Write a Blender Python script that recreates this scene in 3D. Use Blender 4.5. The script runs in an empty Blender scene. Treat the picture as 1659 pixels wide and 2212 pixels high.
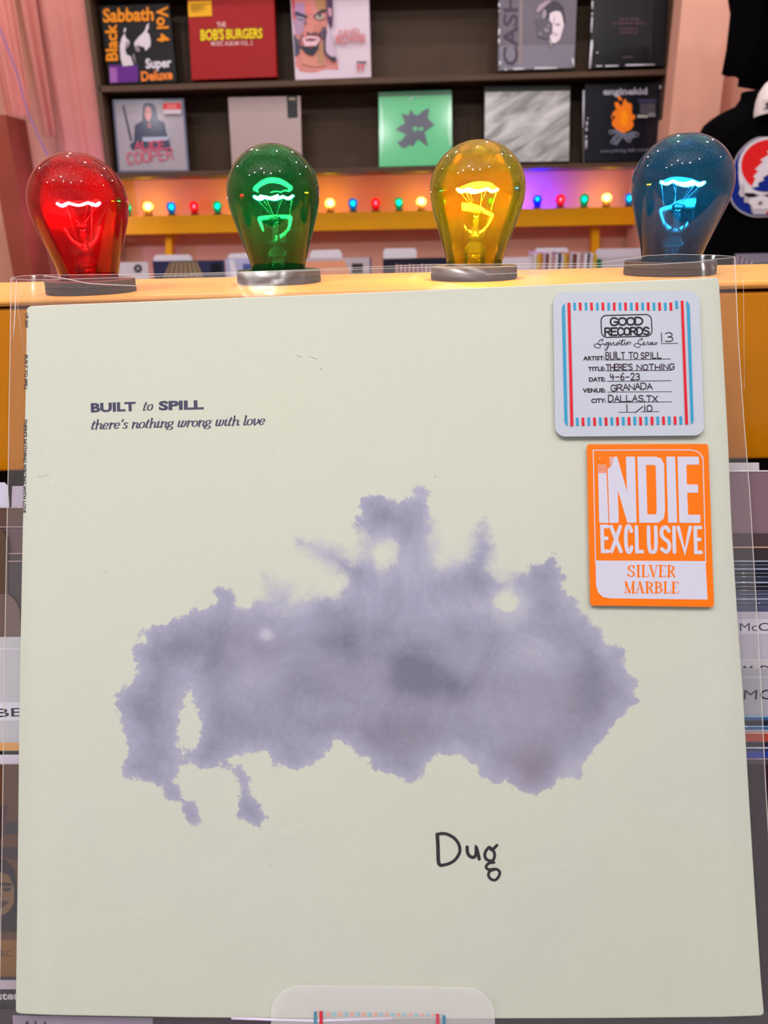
import bpy, bmesh, math, random
import numpy as np
from mathutils import Vector, noise

# ---------------------------------------------------------------- camera
W, H, FPX = 1659.0, 2212.0, 1661.0
PITCH, ROLL = math.radians(20.8), 0.0185
CZ = 1.35                                    # camera height above the floor
FW = Vector((0, math.cos(PITCH), -math.sin(PITCH)))
U0 = Vector((0, math.sin(PITCH), math.cos(PITCH)))
R0 = Vector((1, 0, 0))
RT = R0 * math.cos(ROLL) - U0 * math.sin(ROLL)
UP = R0 * math.sin(ROLL) + U0 * math.cos(ROLL)
CAM = Vector((0, 0, CZ))
SC = bpy.context.scene
COL = SC.collection
cd = bpy.data.cameras.new('camera')
cam = bpy.data.objects.new('camera', cd)
COL.objects.link(cam)
SC.camera = cam
from mathutils import Matrix
cam.matrix_world = Matrix((
    (RT.x, UP.x, -FW.x, CAM.x), (RT.y, UP.y, -FW.y, CAM.y), (RT.z, UP.z, -FW.z, CAM.z), (0, 0, 0, 1)))
cd.sensor_fit = 'VERTICAL'
cd.sensor_height = 34.6
cd.lens = 34.6 * FPX / H
cd.clip_start = 0.01
cd.dof.use_dof = True
cd.dof.focus_distance = 0.385
cd.dof.aperture_fstop = 14.5

# ---------------------------------------------------------------- world, lamps, exposure
SC.view_settings.view_transform = 'Standard'
SC.view_settings.look = 'None'
SC.view_settings.gamma = 1
SC.view_settings.use_curve_mapping = False
SC.view_settings.exposure = 0.0
SC.cycles.max_bounces = 10
SC.cycles.transparent_max_bounces = 24
SC.cycles.caustics_reflective = False
SC.cycles.caustics_refractive = False
SC.cycles.sample_clamp_indirect = 6.0
wd = bpy.data.worlds.new('shop_air')
SC.world = wd
wd.use_nodes = True
wd.node_tree.nodes['Background'].inputs[0].default_value = (0.92, 0.95, 1.0, 1)
wd.node_tree.nodes['Background'].inputs[1].default_value = 0.42

def lamp(name, loc, power, color=(1, 1, 1), radius=0.03):
    l = bpy.data.lights.new(name, 'POINT')
    l.energy = power
    l.color = color
    l.shadow_soft_size = radius
    o = bpy.data.objects.new(name, l)
    COL.objects.link(o)
    o.location = loc
    return o
# ceiling spot lamps of the shop; their places are read off the small stars on the bulbs
for (x, y) in [(-.76, 1.70), (.10, 1.18), (1.27, 1.20), (-.70, -.55), (-1.40, -.74), (-2.1, -.66),
               (-2.4, 2.2), (.74, -.78), (.04, -1.22), (-.57, -1.08), (2.5, .6), (1.9, 2.6), (-1.1, 2.9), (.6, 2.5)]:
    lamp('ceiling_lamp', (x, y, CZ + 1.7), 30.0 if y < 0 else 19.0, (1.0, .985, .98), .035)

# ---------------------------------------------------------------- pixel rays to places in the world
def ray(x, y):
    return FW + RT * ((x - 829.5) / FPX) + UP * ((1106 - y) / FPX)
def PY(x, y, Y):
    d = ray(x, y)
    return CAM + d * (Y / d.y)
def PZ(x, y, z):
    d = ray(x, y)
    return CAM + d * ((z - CZ) / d.z)

class Plane:
    def __init__(s, O, N):
        s.O, s.N = Vector(O), Vector(N).normalized()
    def at(s, x, y, off=0.0):
        d = ray(x, y)
        O = s.O + s.N * off
        return CAM + d * ((O - CAM).dot(s.N) / d.dot(s.N))

# ---------------------------------------------------------------- materials
def lin(c):
    return tuple(((v / 255) / 12.92 if v / 255 <= .04045 else ((v / 255 + .055) / 1.055) ** 2.4) for v in c[:3]) + (1.0,)

class NT:
    def __init__(s, name):
        s.m = bpy.data.materials.new(name)
        s.m.use_nodes = True
        s.t = s.m.node_tree
        s.t.nodes.clear()
        s.out = s.t.nodes.new('ShaderNodeOutputMaterial')
    def n(s, typ, ins=None, **kw):
        nd = s.t.nodes.new('ShaderNode' + typ)
        for k, v in kw.items():
            setattr(nd, k, v)
        for k, v in (ins or {}).items():
            if isinstance(v, tuple) and len(v) == 2 and hasattr(v[0], 'outputs'):
                s.t.links.new(v[0].outputs[v[1]], nd.inputs[k])
            elif hasattr(v, 'outputs'):
                s.t.links.new(v.outputs[0], nd.inputs[k])
            else:
                nd.inputs[k].default_value = v
        return nd
    def fin(s, nd):
        s.t.links.new(nd.outputs[0], s.out.inputs[0])
        return s.m

def math_(nt, op, a, b=0.0, clamp=False):
    nd = nt.n('Math', {0: a, 1: b}, operation=op)
    nd.use_clamp = clamp
    return nd

_mats = {}
def solid(c, rough=.5, spec=.22, var=0.0, scale=20.0, bump=0.0, stretch=(1, 1, 1), metal=0.0, coat=0.0):
    key = ('s', tuple(c), rough, spec, var, scale, bump, stretch, metal, coat)
    if key in _mats:
        return _mats[key]
    nt = NT('surface')
    L = lin(c)
    P = {'Roughness': rough, 'Specular IOR Level': spec, 'Metallic': metal, 'Coat Weight': coat}
    if var or bump:
        tc = nt.n('TexCoord')
        mp = nt.n('Mapping', {0: (tc, 3), 3: stretch})
        nz = nt.n('TexNoise', {'Vector': mp, 'Scale': scale, 'Detail': 6.0, 'Roughness': .6})
        mr = nt.n('MapRange', {0: nz, 1: .3, 2: .7, 3: 1 - var, 4: 1 + var})
        mx = nt.n('VectorMath', {0: L[:3], 3: mr}, operation='SCALE')
        P['Base Color'] = mx
        if bump:
            P['Normal'] = nt.n('Bump', {'Height': nz, 'Strength': bump, 'Distance': .002})
    else:
        P['Base Color'] = L
    _mats[key] = nt.fin(nt.n('BsdfPrincipled', P))
    return _mats[key]

def print_mat(rough=.5, coat=0.0):
    key = ('p', rough, coat)
    if key not in _mats:
        nt = NT('printed_ink')
        a = nt.n('Attribute', attribute_name='Col')
        _mats[key] = nt.fin(nt.n('BsdfPrincipled', {'Base Color': a, 'Roughness': rough, 'Specular IOR Level': .2, 'Coat Weight': coat, 'Coat Roughness': .12}))
    return _mats[key]

def bulb_glass(name, col, trans, dust=.2, rough=.03, dustcol=None, wide=.2):
    nt = NT(name)
    tc = nt.n('TexCoord')
    lw = nt.n('LayerWeight', {0: .35})                # longer way through the tinted wall towards the rim
    cm = nt.n('Mix', {0: (lw, 1), 6: col + (1,), 7: tuple(c ** 1.7 for c in col) + (1,)}, data_type='RGBA')
    tr = nt.n('BsdfTransparent', {0: (cm, 2)})
    gl = nt.n('BsdfAnisotropic', {0: (1, 1, 1, 1), 'Roughness': rough})
    fr = nt.n('Fresnel', {0: 1.37})
    tl = nt.n('BsdfRefraction', {0: (dustcol or col) + (1,), 'Roughness': .36, 'IOR': 1.04})   # coating that scatters light mostly onwards
    tl2 = nt.n('BsdfTranslucent', {0: (dustcol or col) + (1,)})
    tl3 = nt.n('MixShader', {0: wide, 1: tl, 2: tl2})
    m1 = nt.n('MixShader', {0: trans, 1: tr, 2: tl3})
    # dust that has settled, thicker towards the crown
    nz = nt.n('TexNoise', {'Vector': (tc, 3), 'Scale': 900.0, 'Detail': 3.0, 'Roughness': .7})
    mr = nt.n('MapRange', {0: nz, 1: .52, 2: .68, 3: 0.0, 4: 1.0})
    ge = nt.n('NewGeometry')
    sp = nt.n('SeparateXYZ', {0: (ge, 1)})
    up = nt.n('MapRange', {0: (sp, 2), 1: -.15, 2: .9, 3: .0, 4: 1.0})
    df_ = math_(nt, 'MULTIPLY', math_(nt, 'MULTIPLY', mr, up), dust)
    dd = nt.n('BsdfDiffuse', {0: tuple(.25 + .6 * c for c in (dustcol or col)) + (1,)})
    m2 = nt.n('MixShader', {0: df_, 1: m1, 2: dd})
    m3 = nt.n('MixShader', {0: fr, 1: m2, 2: gl})
    return nt.fin(m3)

def glow(col, strength):
    key = ('g', col, strength)
    if key not in _mats:
        nt = NT('glowing_filament')
        _mats[key] = nt.fin(nt.n('Emission', {0: col + (1,), 1: strength}))
    return _mats[key]

def film(name, milk=.05, rough=.06, bump=.35, scale=9.0, tint=(.985, .985, .985), ior=1.4, milkcol=(.9, .92, .98, 1), gloss=.55):
    nt = NT(name)
    tc = nt.n('TexCoord')
    nz = nt.n('TexNoise', {'Vector': (tc, 3), 'Scale': scale, 'Detail': 4.0, 'Roughness': .55, 'Distortion': .4})
    bp = nt.n('Bump', {'Height': nz, 'Strength': bump, 'Distance': .01})
    tr = nt.n('BsdfTransparent', {0: tint + (1,)})
    gl = nt.n('BsdfAnisotropic', {0: (1, 1, 1, 1), 'Roughness': rough, 'Normal': bp})
    df_ = nt.n('BsdfDiffuse', {0: milkcol})
    fr = nt.n('Fresnel', {0: ior, 'Normal': bp})
    m1 = nt.n('MixShader', {0: milk, 1: tr, 2: df_})
    return nt.fin(nt.n('MixShader', {0: math_(nt, 'MULTIPLY', fr, gloss), 1: m1, 2: gl}))

# ---------------------------------------------------------------- objects
def tag(o, label=None, cat=None, group=None, kind=None):
    if label: o['label'] = label
    if cat: o['category'] = cat
    if group: o['group'] = group
    if kind: o['kind'] = kind
    return o
def empty(name, loc, label, cat, group=None):
    o = bpy.data.objects.new(name, None)
    o.empty_display_size = .02
    COL.objects.link(o)
    o.location = loc
    return tag(o, label, cat, group)
def worldloc(o):
    v = Vector(o.location)
    while o.parent:
        o = o.parent
        v += o.location
    return v
def mk(name, verts, faces, mat, parent=None, org=None, smooth=False, bevel=0.0, cols=None, solidify=0.0):
    base = worldloc(parent) if parent else Vector(org if org is not None else (0, 0, 0))
    me = bpy.data.meshes.new(name)
    me.from_pydata([tuple(Vector(v) - base) for v in verts], [], faces)
    if cols is not None:
        at = me.attributes.new('Col', 'FLOAT_COLOR', 'CORNER')
        buf = []
        for fi, p in enumerate(me.polygons):
            buf += list(cols[fi]) * p.loop_total
        at.data.foreach_set('color', buf)
    for m in (mat if isinstance(mat, list) else [mat]):
        me.materials.append(m)
    if smooth:
        me.polygons.foreach_set('use_smooth', [True] * len(me.polygons))
    me.update()
    o = bpy.data.objects.new(name, me)
    COL.objects.link(o)
    if parent:
        o.parent = parent
    else:
        o.location = base
    if bevel:
        b = o.modifiers.new('b', 'BEVEL')
        b.width = bevel
        b.segments = 2
        b.limit_method = 'ANGLE'
    return o

def slab(q, N, t):
    """q: four front corners TL TR BR BL, pushed back along -N by t"""
    N = Vector(N).normalized()
    v = [Vector(p) for p in q] + [Vector(p) - N * t for p in q]
    f = [(0, 3, 2, 1), (4, 5, 6, 7), (0, 1, 5, 4), (1, 2, 6, 5), (2, 3, 7, 6), (3, 0, 4, 7)]
    return v, f
def boxv(a, b):
    x0, y0, z0 = a
    x1, y1, z1 = b
    v = [(x, y, z) for z in (z0, z1) for (x, y) in ((x0, y0), (x1, y0), (x1, y1), (x0, y1))]
    f = [(0, 3, 2, 1), (4, 5, 6, 7), (0, 1, 5, 4), (1, 2, 6, 5), (2, 3, 7, 6), (3, 0, 4, 7)]
    return v, f
class MB:
    def __init__(s): s.v, s.f = [], []
    def add(s, vf):
        n = len(s.v)
        s.v += [Vector(p) for p in vf[0]]
        s.f += [tuple(i + n for i in q) for q in vf[1]]
        return s
def lathe(prof, c, axis=Vector((0, 0, 1)), seg=40, cap=False):
    axis = Vector(axis).normalized()
    ux = axis.orthogonal().normalized()
    uy = axis.cross(ux)
    v, f = [], []
    for (r, h) in prof:
        for k in range(seg):
            a = 2 * math.pi * k / seg
            v.append(Vector(c) + axis * h + (ux * math.cos(a) + uy * math.sin(a)) * r)
    for i in range(len(prof) - 1):
        for k in range(seg):
            k2 = (k + 1) % seg
            f.append((i * seg + k, i * seg + k2, (i + 1) * seg + k2, (i + 1) * seg + k))
    if cap:
        f.append(tuple(range(seg))[::-1])
        f.append(tuple((len(prof) - 1) * seg + k for k in range(seg)))
    return v, f
def tube(pts, r, seg=8):
    pts = [Vector(p) for p in pts]
    v, f = [], []
    prev = None
    for i, p in enumerate(pts):
        t = (pts[min(i + 1, len(pts) - 1)] - pts[max(i - 1, 0)]).normalized()
        u = t.orthogonal().normalized() if prev is None else (prev - t * prev.dot(t)).normalized()
        prev = u
        w = t.cross(u)
        rr = r[i] if isinstance(r, (list, tuple)) else r
        for k in range(seg):
            a = 2 * math.pi * k / seg
            v.append(p + (u * math.cos(a) + w * math.sin(a)) * rr)
    for i in range(len(pts) - 1):
        for k in range(seg):
            k2 = (k + 1) % seg
            f.append((i * seg + k, i * seg + k2, (i + 1) * seg + k2, (i + 1) * seg + k))
    f.append(tuple(range(seg))[::-1])
    f.append(tuple((len(pts) - 1) * seg + k for k in range(seg)))
    return v, f
def cat(pts, n=6):
    """Catmull-Rom through 2D or 3D points"""
    P = [tuple(p) for p in pts]
    if len(P) < 3:
        return P
    P = [P[0]] + P + [P[-1]]
    out = []
    for i in range(1, len(P) - 2):
        a, b, c, d = (np.array(P[k], float) for k in (i - 1, i, i + 1, i + 2))
        for k in range(n):
            t = k / n
            out.append(tuple(.5 * ((2 * b) + (-a + c) * t + (2 * a - 5 * b + 4 * c - d) * t * t + (-a + 3 * b - 3 * c + d) * t ** 3)))
    out.append(tuple(P[-2]))
    return out

# ---------------------------------------------------------------- flat print: polygons, pen strokes and type laid on a plane
_font_cache = {}
def font_mesh(s, bold=0.0):
    if (s, bold) in _font_cache:
        return _font_cache[(s, bold)]
    cu = bpy.data.curves.new('t', 'FONT')
    cu.body = s
    cu.offset = bold
    cu.resolution_u = 3
    ob = bpy.data.objects.new('t', cu)
    me = bpy.data.meshes.new_from_object(ob)
    vs = [(v.co.x, v.co.y) for v in me.vertices]
    fs = [tuple(p.vertices) for p in me.polygons]
    bpy.data.objects.remove(ob)
    bpy.data.meshes.remove(me)
    bpy.data.curves.remove(cu)
    xs = [v[0] for v in vs]
    ys = [v[1] for v in vs]
    _font_cache[(s, bold)] = (vs, fs, min(xs), max(xs), min(ys), max(ys))
    return _font_cache[(s, bold)]

# single line capitals and figures in a unit box, y up; a leading '~' means smooth it
SF = {
 'A': ['0,0 .5,1 1,0', '.2,.38 .8,.38'], 'B': ['0,0 0,1', '~0,1 .7,1 .85,.77 .6,.54 0,.52', '~.6,.53 .95,.4 .95,.12 .6,0 0,0'],
 'C': ['~.95,.82 .7,1 .3,1 .03,.75 .03,.25 .3,0 .7,0 .95,.18'], 'D': ['0,0 0,1', '~0,1 .55,1 .95,.72 .95,.28 .55,0 0,0'],
 'E': ['1,1 0,1 0,0 1,0', '0,.52 .8,.52'], 'F': ['1,1 0,1 0,0', '0,.52 .8,.52'],
 'G': ['~.95,.82 .7,1 .3,1 .03,.75 .03,.25 .3,0 .7,0 .95,.2 .95,.45', '.95,.45 .55,.45'], 'H': ['0,0 0,1', '1,0 1,1', '0,.5 1,.5'],
 'I': ['.5,0 .5,1'], 'K': ['0,0 0,1', '1,1 0,.45 1,0'], 'L': ['0,1 0,0 1,0'], 'M': ['0,0 .05,1 .5,.2 .95,1 1,0'], 'N': ['0,0 0,1 1,0 1,1'],
 'O': ['~.5,1 .12,.88 0,.5 .12,.12 .5,0 .88,.12 1,.5 .88,.88 .5,1'], 'P': ['0,0 0,1', '~0,1 .7,1 .95,.76 .7,.5 0,.48'],
 'R': ['0,0 0,1', '~0,1 .7,1 .95,.76 .7,.52 0,.5', '.45,.5 1,0'], 'S': ['~.95,.85 .6,1 .15,.92 .08,.68 .4,.53 .85,.4 .97,.18 .6,0 .05,.12'],
 'T': ['0,1 1,1', '.5,1 .5,0'], 'U': ['~0,1 0,.3 .2,.02 .5,0 .8,.02 1,.3 1,1'], 'V': ['0,1 .5,0 1,1'], 'W': ['0,1 .25,0 .5,.8 .75,0 1,1'],
 'X': ['0,1 1,0', '1,1 0,0'], 'Y': ['0,1 .5,.5 1,1', '.5,.5 .5,0'], 'Z': ['0,1 1,1 0,0 1,0'],
 '0': ['~.5,1 .12,.85 0,.5 .12,.15 .5,0 .88,.15 1,.5 .88,.85 .5,1'], '1': ['.5,0 .5,1'], '2': ['~.05,.78 .3,1 .8,.95 .85,.62 .05,0', '.05,0 1,0'],
 '3': ['~.05,.9 .5,1 .9,.82 .75,.58 .35,.52', '~.35,.52 .85,.45 .95,.18 .55,0 .02,.08'], '4': ['.12,1 .05,.45 1,.45', '.7,.85 .68,0'],
 '6': ['~.85,1 .3,.75 .05,.3 .3,0 .8,.05 .85,.38 .45,.48 .1,.3'], '-': ['.1,.5 .9,.5'], '/': ['.2,-.1 .8,1.1'], ',': ['.5,.1 .35,-.2'], "'": ['.5,1 .45,.78'], '.': ['.45,.03 .55,.03'], ' ': []}
# text-face letters for the pen: (advance, [strokes]) in x-height units, y up
TF = {
 't': (.42, ['~.22,1.35 .12,.3 .16,.02 .34,.1', '!.02,1 .38,1']),
 'h': (.66, ['.1,1.6 .1,0', '~.1,.6 .3,.95 .5,.85 .48,.2 .56,0 .68,.12', '!.0,1.6 .1,1.6']),
 'e': (.56, ['~.12,.45 .44,.6 .42,.92 .25,1 .08,.7 .06,.3 .22,0 .46,.2']),
 'r': (.5, ['.14,1 .14,0', '~.14,.55 .28,.92 .44,.98 .46,.85', '!.02,.95 .14,1']),
 's': (.46, ['~.4,.85 .26,1 .12,.88 .16,.62 .36,.4 .34,.1 .18,0 .04,.14']),
 "'": (.26, ['~.12,1.55 .16,1.4 .06,1.2']),
 'n': (.66, ['.12,1 .12,0', '~.12,.6 .32,.95 .5,.85 .48,.2 .56,0 .68,.12', '!.0,.95 .12,1']),
 'o': (.58, ['~.28,1 .1,.8 .06,.4 .14,.08 .28,0 .46,.2 .5,.6 .44,.92 .28,1']),
 'i': (.34, ['~.14,1 .12,.2 .2,0 .32,.12', '!.02,.95 .14,1', '~.16,1.42 .2,1.42']),
 'g': (.6, ['~.26,1 .08,.85 .08,.5 .24,.35 .42,.5 .42,.85 .26,1', '~.24,.35 .08,.2 .3,.1 .5,-.05 .44,-.35 .2,-.42 .0,-.3 .06,-.08 .2,.05', '!.4,.95 .56,1']),
 'w': (.8, ['~.1,1 .08,.2 .2,0 .36,.3 .42,1', '~.42,1 .38,.2 .5,0 .68,.3 .7,.9 .62,1', '!.0,.92 .1,1']),
 'l': (.32, ['~.14,1.6 .12,.2 .18,0 .3,.12', '!.02,1.55 .14,1.6']),
 'v': (.56, ['~.1,1 .14,.3 .2,0', '~.2,0 .44,.4 .46,.9 .38,1', '!.0,.92 .1,1']),
 ' ': (.36, []),
 'S': (.66, ['~.54,.8 .36,1 .14,.86 .16,.62 .44,.42 .52,.16 .32,0 .06,.2', '!.55,.95 .55,.72', '!.05,.05 .05,.28']),
 'I': (.4, ['.2,1 .2,0', '!.06,1 .34,1', '!.06,0 .34,0']), 'L': (.62, ['.18,1 .18,0', '!.04,1 .32,1', '!.04,0 .56,0 .58,.25']),
 'V': (.7, ['.1,1 .36,0', '!.36,0 .6,1', '!.0,1 .22,1', '!.5,1 .7,1']), 'E': (.64, ['.18,1 .18,0', '!.04,1 .54,1 .55,.8', '!.04,0 .56,0 .58,.22', '!.18,.52 .4,.52']),
 'R': (.7, ['.18,1 .18,0', '!.04,1 .3,1', '~.3,1 .52,.88 .5,.6 .3,.5', '!.18,.5 .3,.5', '.36,.48 .6,0', '!.04,0 .32,0']),
 'M': (.86, ['!.12,0 .12,1', '.14,1 .42,0', '!.42,0 .7,1', '.7,1 .7,0', '!.02,0 .22,0', '!.58,0 .82,0', '!.02,1 .14,1', '!.7,1 .82,1']),
 'A': (.72, ['!.1,0 .34,1', '.34,1 .58,0', '!.0,0 .2,0', '!.48,0 .68,0', '!.18,.33 .48,.33']),
 'B': (.68, ['.18,1 .18,0', '!.04,1 .3,1', '~.3,1 .5,.88 .48,.62 .3,.53', '!.18,.53 .3,.53', '~.3,.53 .56,.4 .54,.12 .3,0', '!.04,0 .3,0'])}

def parse(st):
    sm = st[0] if st[0] in '~!' else ''
    pts = [tuple(float(v) for v in q.split(',')) for q in st.lstrip('~!').split()]
    return sm, pts

class Art:
    """collects coloured shapes given in the pixels of a view (vx, vy, scale) and lays them on a plane"""
    def __init__(s, plane, off, step, view=(0, 0, 1)):
        s.pl, s.off, s.step, s.view = plane, off, step, view
        s.v, s.f, s.c = [], [], []
    def P(s, x, y):
        vx, vy, k = s.view
        return s.pl.at(vx + x * k, vy + y * k, s.off)
    def up(s, n=1): s.off += s.step * n
    def poly(s, pts, col, raise_=True):
        from mathutils.geometry import tessellate_polygon
        tri = tessellate_polygon([[Vector((p[0], p[1], 0)) for p in pts]])
        n = len(s.v)
        s.v += [s.P(*p) for p in pts]
        for t in tri:
            s.f.append(tuple(n + i for i in t))
            s.c.append(lin(col))
        if raise_: s.up()
        return s
    def blob(s, cx, cy, rx, ry, col, rot=0.0, n=18):
        c_, s_ = math.cos(rot), math.sin(rot)
        return s.poly([(cx + rx * math.cos(a) * c_ - ry * math.sin(a) * s_, cy + rx * math.cos(a) * s_ + ry * math.sin(a) * c_)
                       for a in (2 * math.pi * k / n for k in range(n))], col)
    def rect(s, x0, y0, x1, y1, col):
        return s.poly([(x0, y0), (x1, y0), (x1, y1), (x0, y1)], col)
    def stroke(s, pts, w, col, smooth=False, pen=None, raise_=False, square=False):
        if smooth: pts = cat(pts, 5)
        def wd(a, b):
            if pen is None: return w
            dx, dy = b[0] - a[0], b[1] - a[1]
            L = math.hypot(dx, dy) or 1
            return pen + (w - pen) * min(1, abs(dy) / L) ** 1.6
        ws = [wd(pts[i], pts[i + 1]) for i in range(len(pts) - 1)]
        vw = [ws[0]] + [(ws[i] + ws[i + 1]) / 2 for i in range(len(ws) - 1)] + [ws[-1]]
        closed = len(pts) > 3 and math.hypot(pts[0][0] - pts[-1][0], pts[0][1] - pts[-1][1]) < 1e-6
        N_ = len(pts)
        s.k8 = (getattr(s, 'k8', 0) + 1) % 6
        keep_off = s.off
        s.off += s.k8 * max(s.step * .5, .000008)
        def dr(i, j):
            dx, dy = pts[j][0] - pts[i][0], pts[j][1] - pts[i][1]
            L = math.hypot(dx, dy) or 1
            return dx / L, dy / L
        Ls, Rs = [], []
        for i in range(N_):
            if closed and i in (0, N_ - 1):
                d0, d1 = dr(N_ - 2, N_ - 1), dr(0, 1)
            else:
                d0 = dr(i - 1, i) if i else dr(0, 1)
                d1 = dr(i, i + 1) if i < N_ - 1 else dr(N_ - 2, N_ - 1)
            bx, by = d0[0] + d1[0], d0[1] + d1[1]
            L = math.hypot(bx, by)
            if L < .2: bx, by, L = d1[0], d1[1], 1
            bx, by = bx / L, by / L
            m = 1 / max(.5, bx * d1[0] + by * d1[1])
            r = vw[i] / 2 * m
            Ls.append((pts[i][0] - by * r, pts[i][1] + bx * r))
            Rs.append((pts[i][0] + by * r, pts[i][1] - bx * r))
        n = len(s.v)
        s.v += [s.P(*q) for q in Ls] + [s.P(*q) for q in Rs]
        for i in range(N_ - 1):
            s.f.append((n + i, n + i + 1, n + N_ + i + 1, n + N_ + i))
            s.c.append(lin(col))
        if not closed and not square:
            for i, (dx, dy) in ((0, tuple(-q for q in dr(0, 1))), (N_ - 1, dr(N_ - 2, N_ - 1))):
                r = vw[i] / 2
                n2 = len(s.v)
                px_, py_ = pts[i]
                s.v += [s.P(px_ + r * (dx * math.sin(t) - dy * math.cos(t)), py_ + r * (dy * math.sin(t) + dx * math.cos(t))) for t in (math.pi * k / 5 for k in range(6))]
                s.f.append(tuple(range(n2, n2 + 6)))
                s.c.append(lin(col))
        s.off = keep_off
        if raise_: s.up()
        return s
    def frame(s, a, b, h):
        """baseline a->b, letter height h upwards in the view: returns map(u along px, v up px)"""
        dx, dy = b[0] - a[0], b[1] - a[1]
        L = math.hypot(dx, dy)
        ex = (dx / L, dy / L)
        ey = (ex[1], -ex[0])
        return L, (lambda u, v: (a[0] + ex[0] * u + ey[0] * v, a[1] + ex[1] * u + ey[1] * v))
    def hand(s, text, a, b, h, w, col, gap=.35, jit=0.0, slant=0.0, widths=None):
        """monoline capitals"""
        L, M = s.frame(a, b, h)
        wd = [(.18 if c in "I1'.,/" else (.5 if c == ' ' else (1.25 if c in 'MW' else 1))) for c in text]
        tot = sum(wd) + gap * (len(text) - 1)
        k = L / tot
        u = 0
        rnd = random.Random(text)
        for c, q in zip(text, wd):
            jy, jh = rnd.uniform(-jit, jit) * h, 1 + rnd.uniform(-jit, jit)
            for st in SF.get(c, []):
                sm, pts = parse(st)
                X = (lambda x: (x - .5) * .6 * k + q * k / 2) if q < .3 else (lambda x: x * q * k)
                pts = [M(u + X(x) + slant * y * h, y * h * jh + jy) for x, y in pts]
                s.stroke(pts, w, col, smooth=(sm == '~'))
            u += (q + gap) * k
        s.up()
        return s
    def book(s, text, a, b, xh, thick, thin, col, slant=0.0):
        """contrast text face"""
        L, M = s.frame(a, b, xh)
        tot = sum(TF[c][0] for c in text)
        k = L / tot
        u = 0
        for c in text:
            for st in TF[c][1]:
                sm, pts = parse(st)
                pts = [M(u + x * k + slant * y * xh, y * xh) for x, y in pts]
                s.stroke(pts, thick if sm != '!' else thin, col, smooth=(sm == '~'), pen=thin)
            u += TF[c][0] * k
        s.up()
        return s
    def type(s, text, a, b, h, col, bold=0.0, slant=0.0):
        """built-in sans face squeezed to baseline a->b and capital height h"""
        vs, fs, x0, x1, y0, y1 = font_mesh(text, bold)
        L, M = s.frame(a, b, h)
        k = L / (x1 - x0)
        ky = h / .73
        n = len(s.v)
        s.v += [s.P(*M((x - x0) * k + slant * y * ky, y * ky)) for x, y in vs]
        for t in fs:
            s.f.append(tuple(n + i for i in t))
            s.c.append(lin(col))
        s.up()
        return s
    def build(s, name, parent, rough=.5, coat=0.0, label=None):
        o = mk(name, s.v, s.f, print_mat(rough, coat), parent, cols=s.c)
        if label: o['label'] = label
        s.v, s.f, s.c = [], [], []
        return o

# ================================================================ the setting
PINK = (228, 172, 152)
pink = solid(PINK, .75, var=.05, scale=3, bump=.15)
def structure(name, vf, m, bevel=0.0):
    o = mk(name, vf[0], vf[1], m, bevel=bevel)
    return tag(o, kind='structure')
structure('floor', boxv((-4, -3, -.1), (4, 4.2, 0)), solid((110, 95, 85), .6, var=.1, scale=4))
structure('ceiling', boxv((-4, -3, 3.6), (4, 4.2, 3.7)), solid((190, 175, 168), .8))
structure('wall_back', boxv((-4, 4.0, 0), (4, 4.15, 3.6)), pink)
structure('wall_left', boxv((-4.15, -3, 0), (-4, 4.15, 3.6)), pink)
structure('wall_right', boxv((4, -3, 0), (4.15, 4.15, 3.6)), pink)
def column(name, xl, xr, yref, Y, depth, m, ytop=-300, ybot=760):
    a, b = PY(xl, yref, Y), PY(xr, yref, Y)
    zt, zb = PY(xl, ytop, Y).z, PY(xl, ybot, Y).z
    return structure(name, boxv((a.x, Y, max(zb, 0) if ybot < 2000 else 0), (b.x, Y + depth, zt)), m)
column('trim_1', 1459, 1566, 150, 3.50, .45, pink, ybot=2300)
column('trim_2', 1567, 1590, 150, 3.72, .25, solid((205, 140, 122), .75), ybot=2300)
column('trim_3', -2, 42, 425, 3.62, .2, solid((150, 72, 55), .6, var=.12, scale=6), ytop=248, ybot=2300)
column('trim_4', 46, 70, 500, 3.70, .2, solid((190, 120, 100), .7), ytop=415, ybot=2300)
column('trim_5', 150, 216, 330, 3.86, .12, solid((222, 150, 150), .7), ybot=2300)

# gathered fabric hanging by the black shelf
cur = empty('curtain', PY(60, 200, 3.8), 'salmon pink gathered fabric hanging left of the black shelf unit', 'curtain')
def cloth(name, xa, xb, yh, Y, ph, amp=.018):
    a, b = PY(xa, 0, Y), PY(xb, 0, Y)
    zt, zb = PY(xa, -300, Y).z, PY((xa + xb) / 2 + 25, yh, Y).z
    v, f = [], []
    nx, nz = 60, 14
    for j in range(nz + 1):
        t = j / nz
        for i in range(nx + 1):
            s = i / nx
            x = a.x + (b.x - a.x) * s + .05 * t * (1 - s)
            w = math.sin(s * 11 + ph + .8 * math.sin(3 * s + t)) + .35 * math.sin(s * 23 + 1.3 * ph + t)
            v.append((x, Y + amp * w * (.6 + .5 * t), zt + (zb - zt) * t))
    for j in range(nz):
        for i in range(nx):
            q = j * (nx + 1) + i
            f.append((q, q + 1, q + nx + 2, q + nx + 1))
    mk(name, v, f, solid((214, 140, 130), .8, var=.05, scale=8), cur, smooth=True)
cloth('fabric_panel', -60, 34, 250, 3.76, .3)
cloth('fabric_panel', 26, 80, 293, 3.80, 1.1)
cloth('fabric_panel', 74, 186, 760, 3.83, 2.0, .010)
cord = mk('cord', *tube([PY(x, y, 3.6) for x, y in cat([(-12, 40), (1, 66), (22, 118), (40, 170), (54, 222), (72, 270), (104, 338)], 5)], .0035), solid((140, 110, 170), .4))
tag(cord, 'thin purple cord hanging in front of the pink fabric', 'cord')

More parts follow.
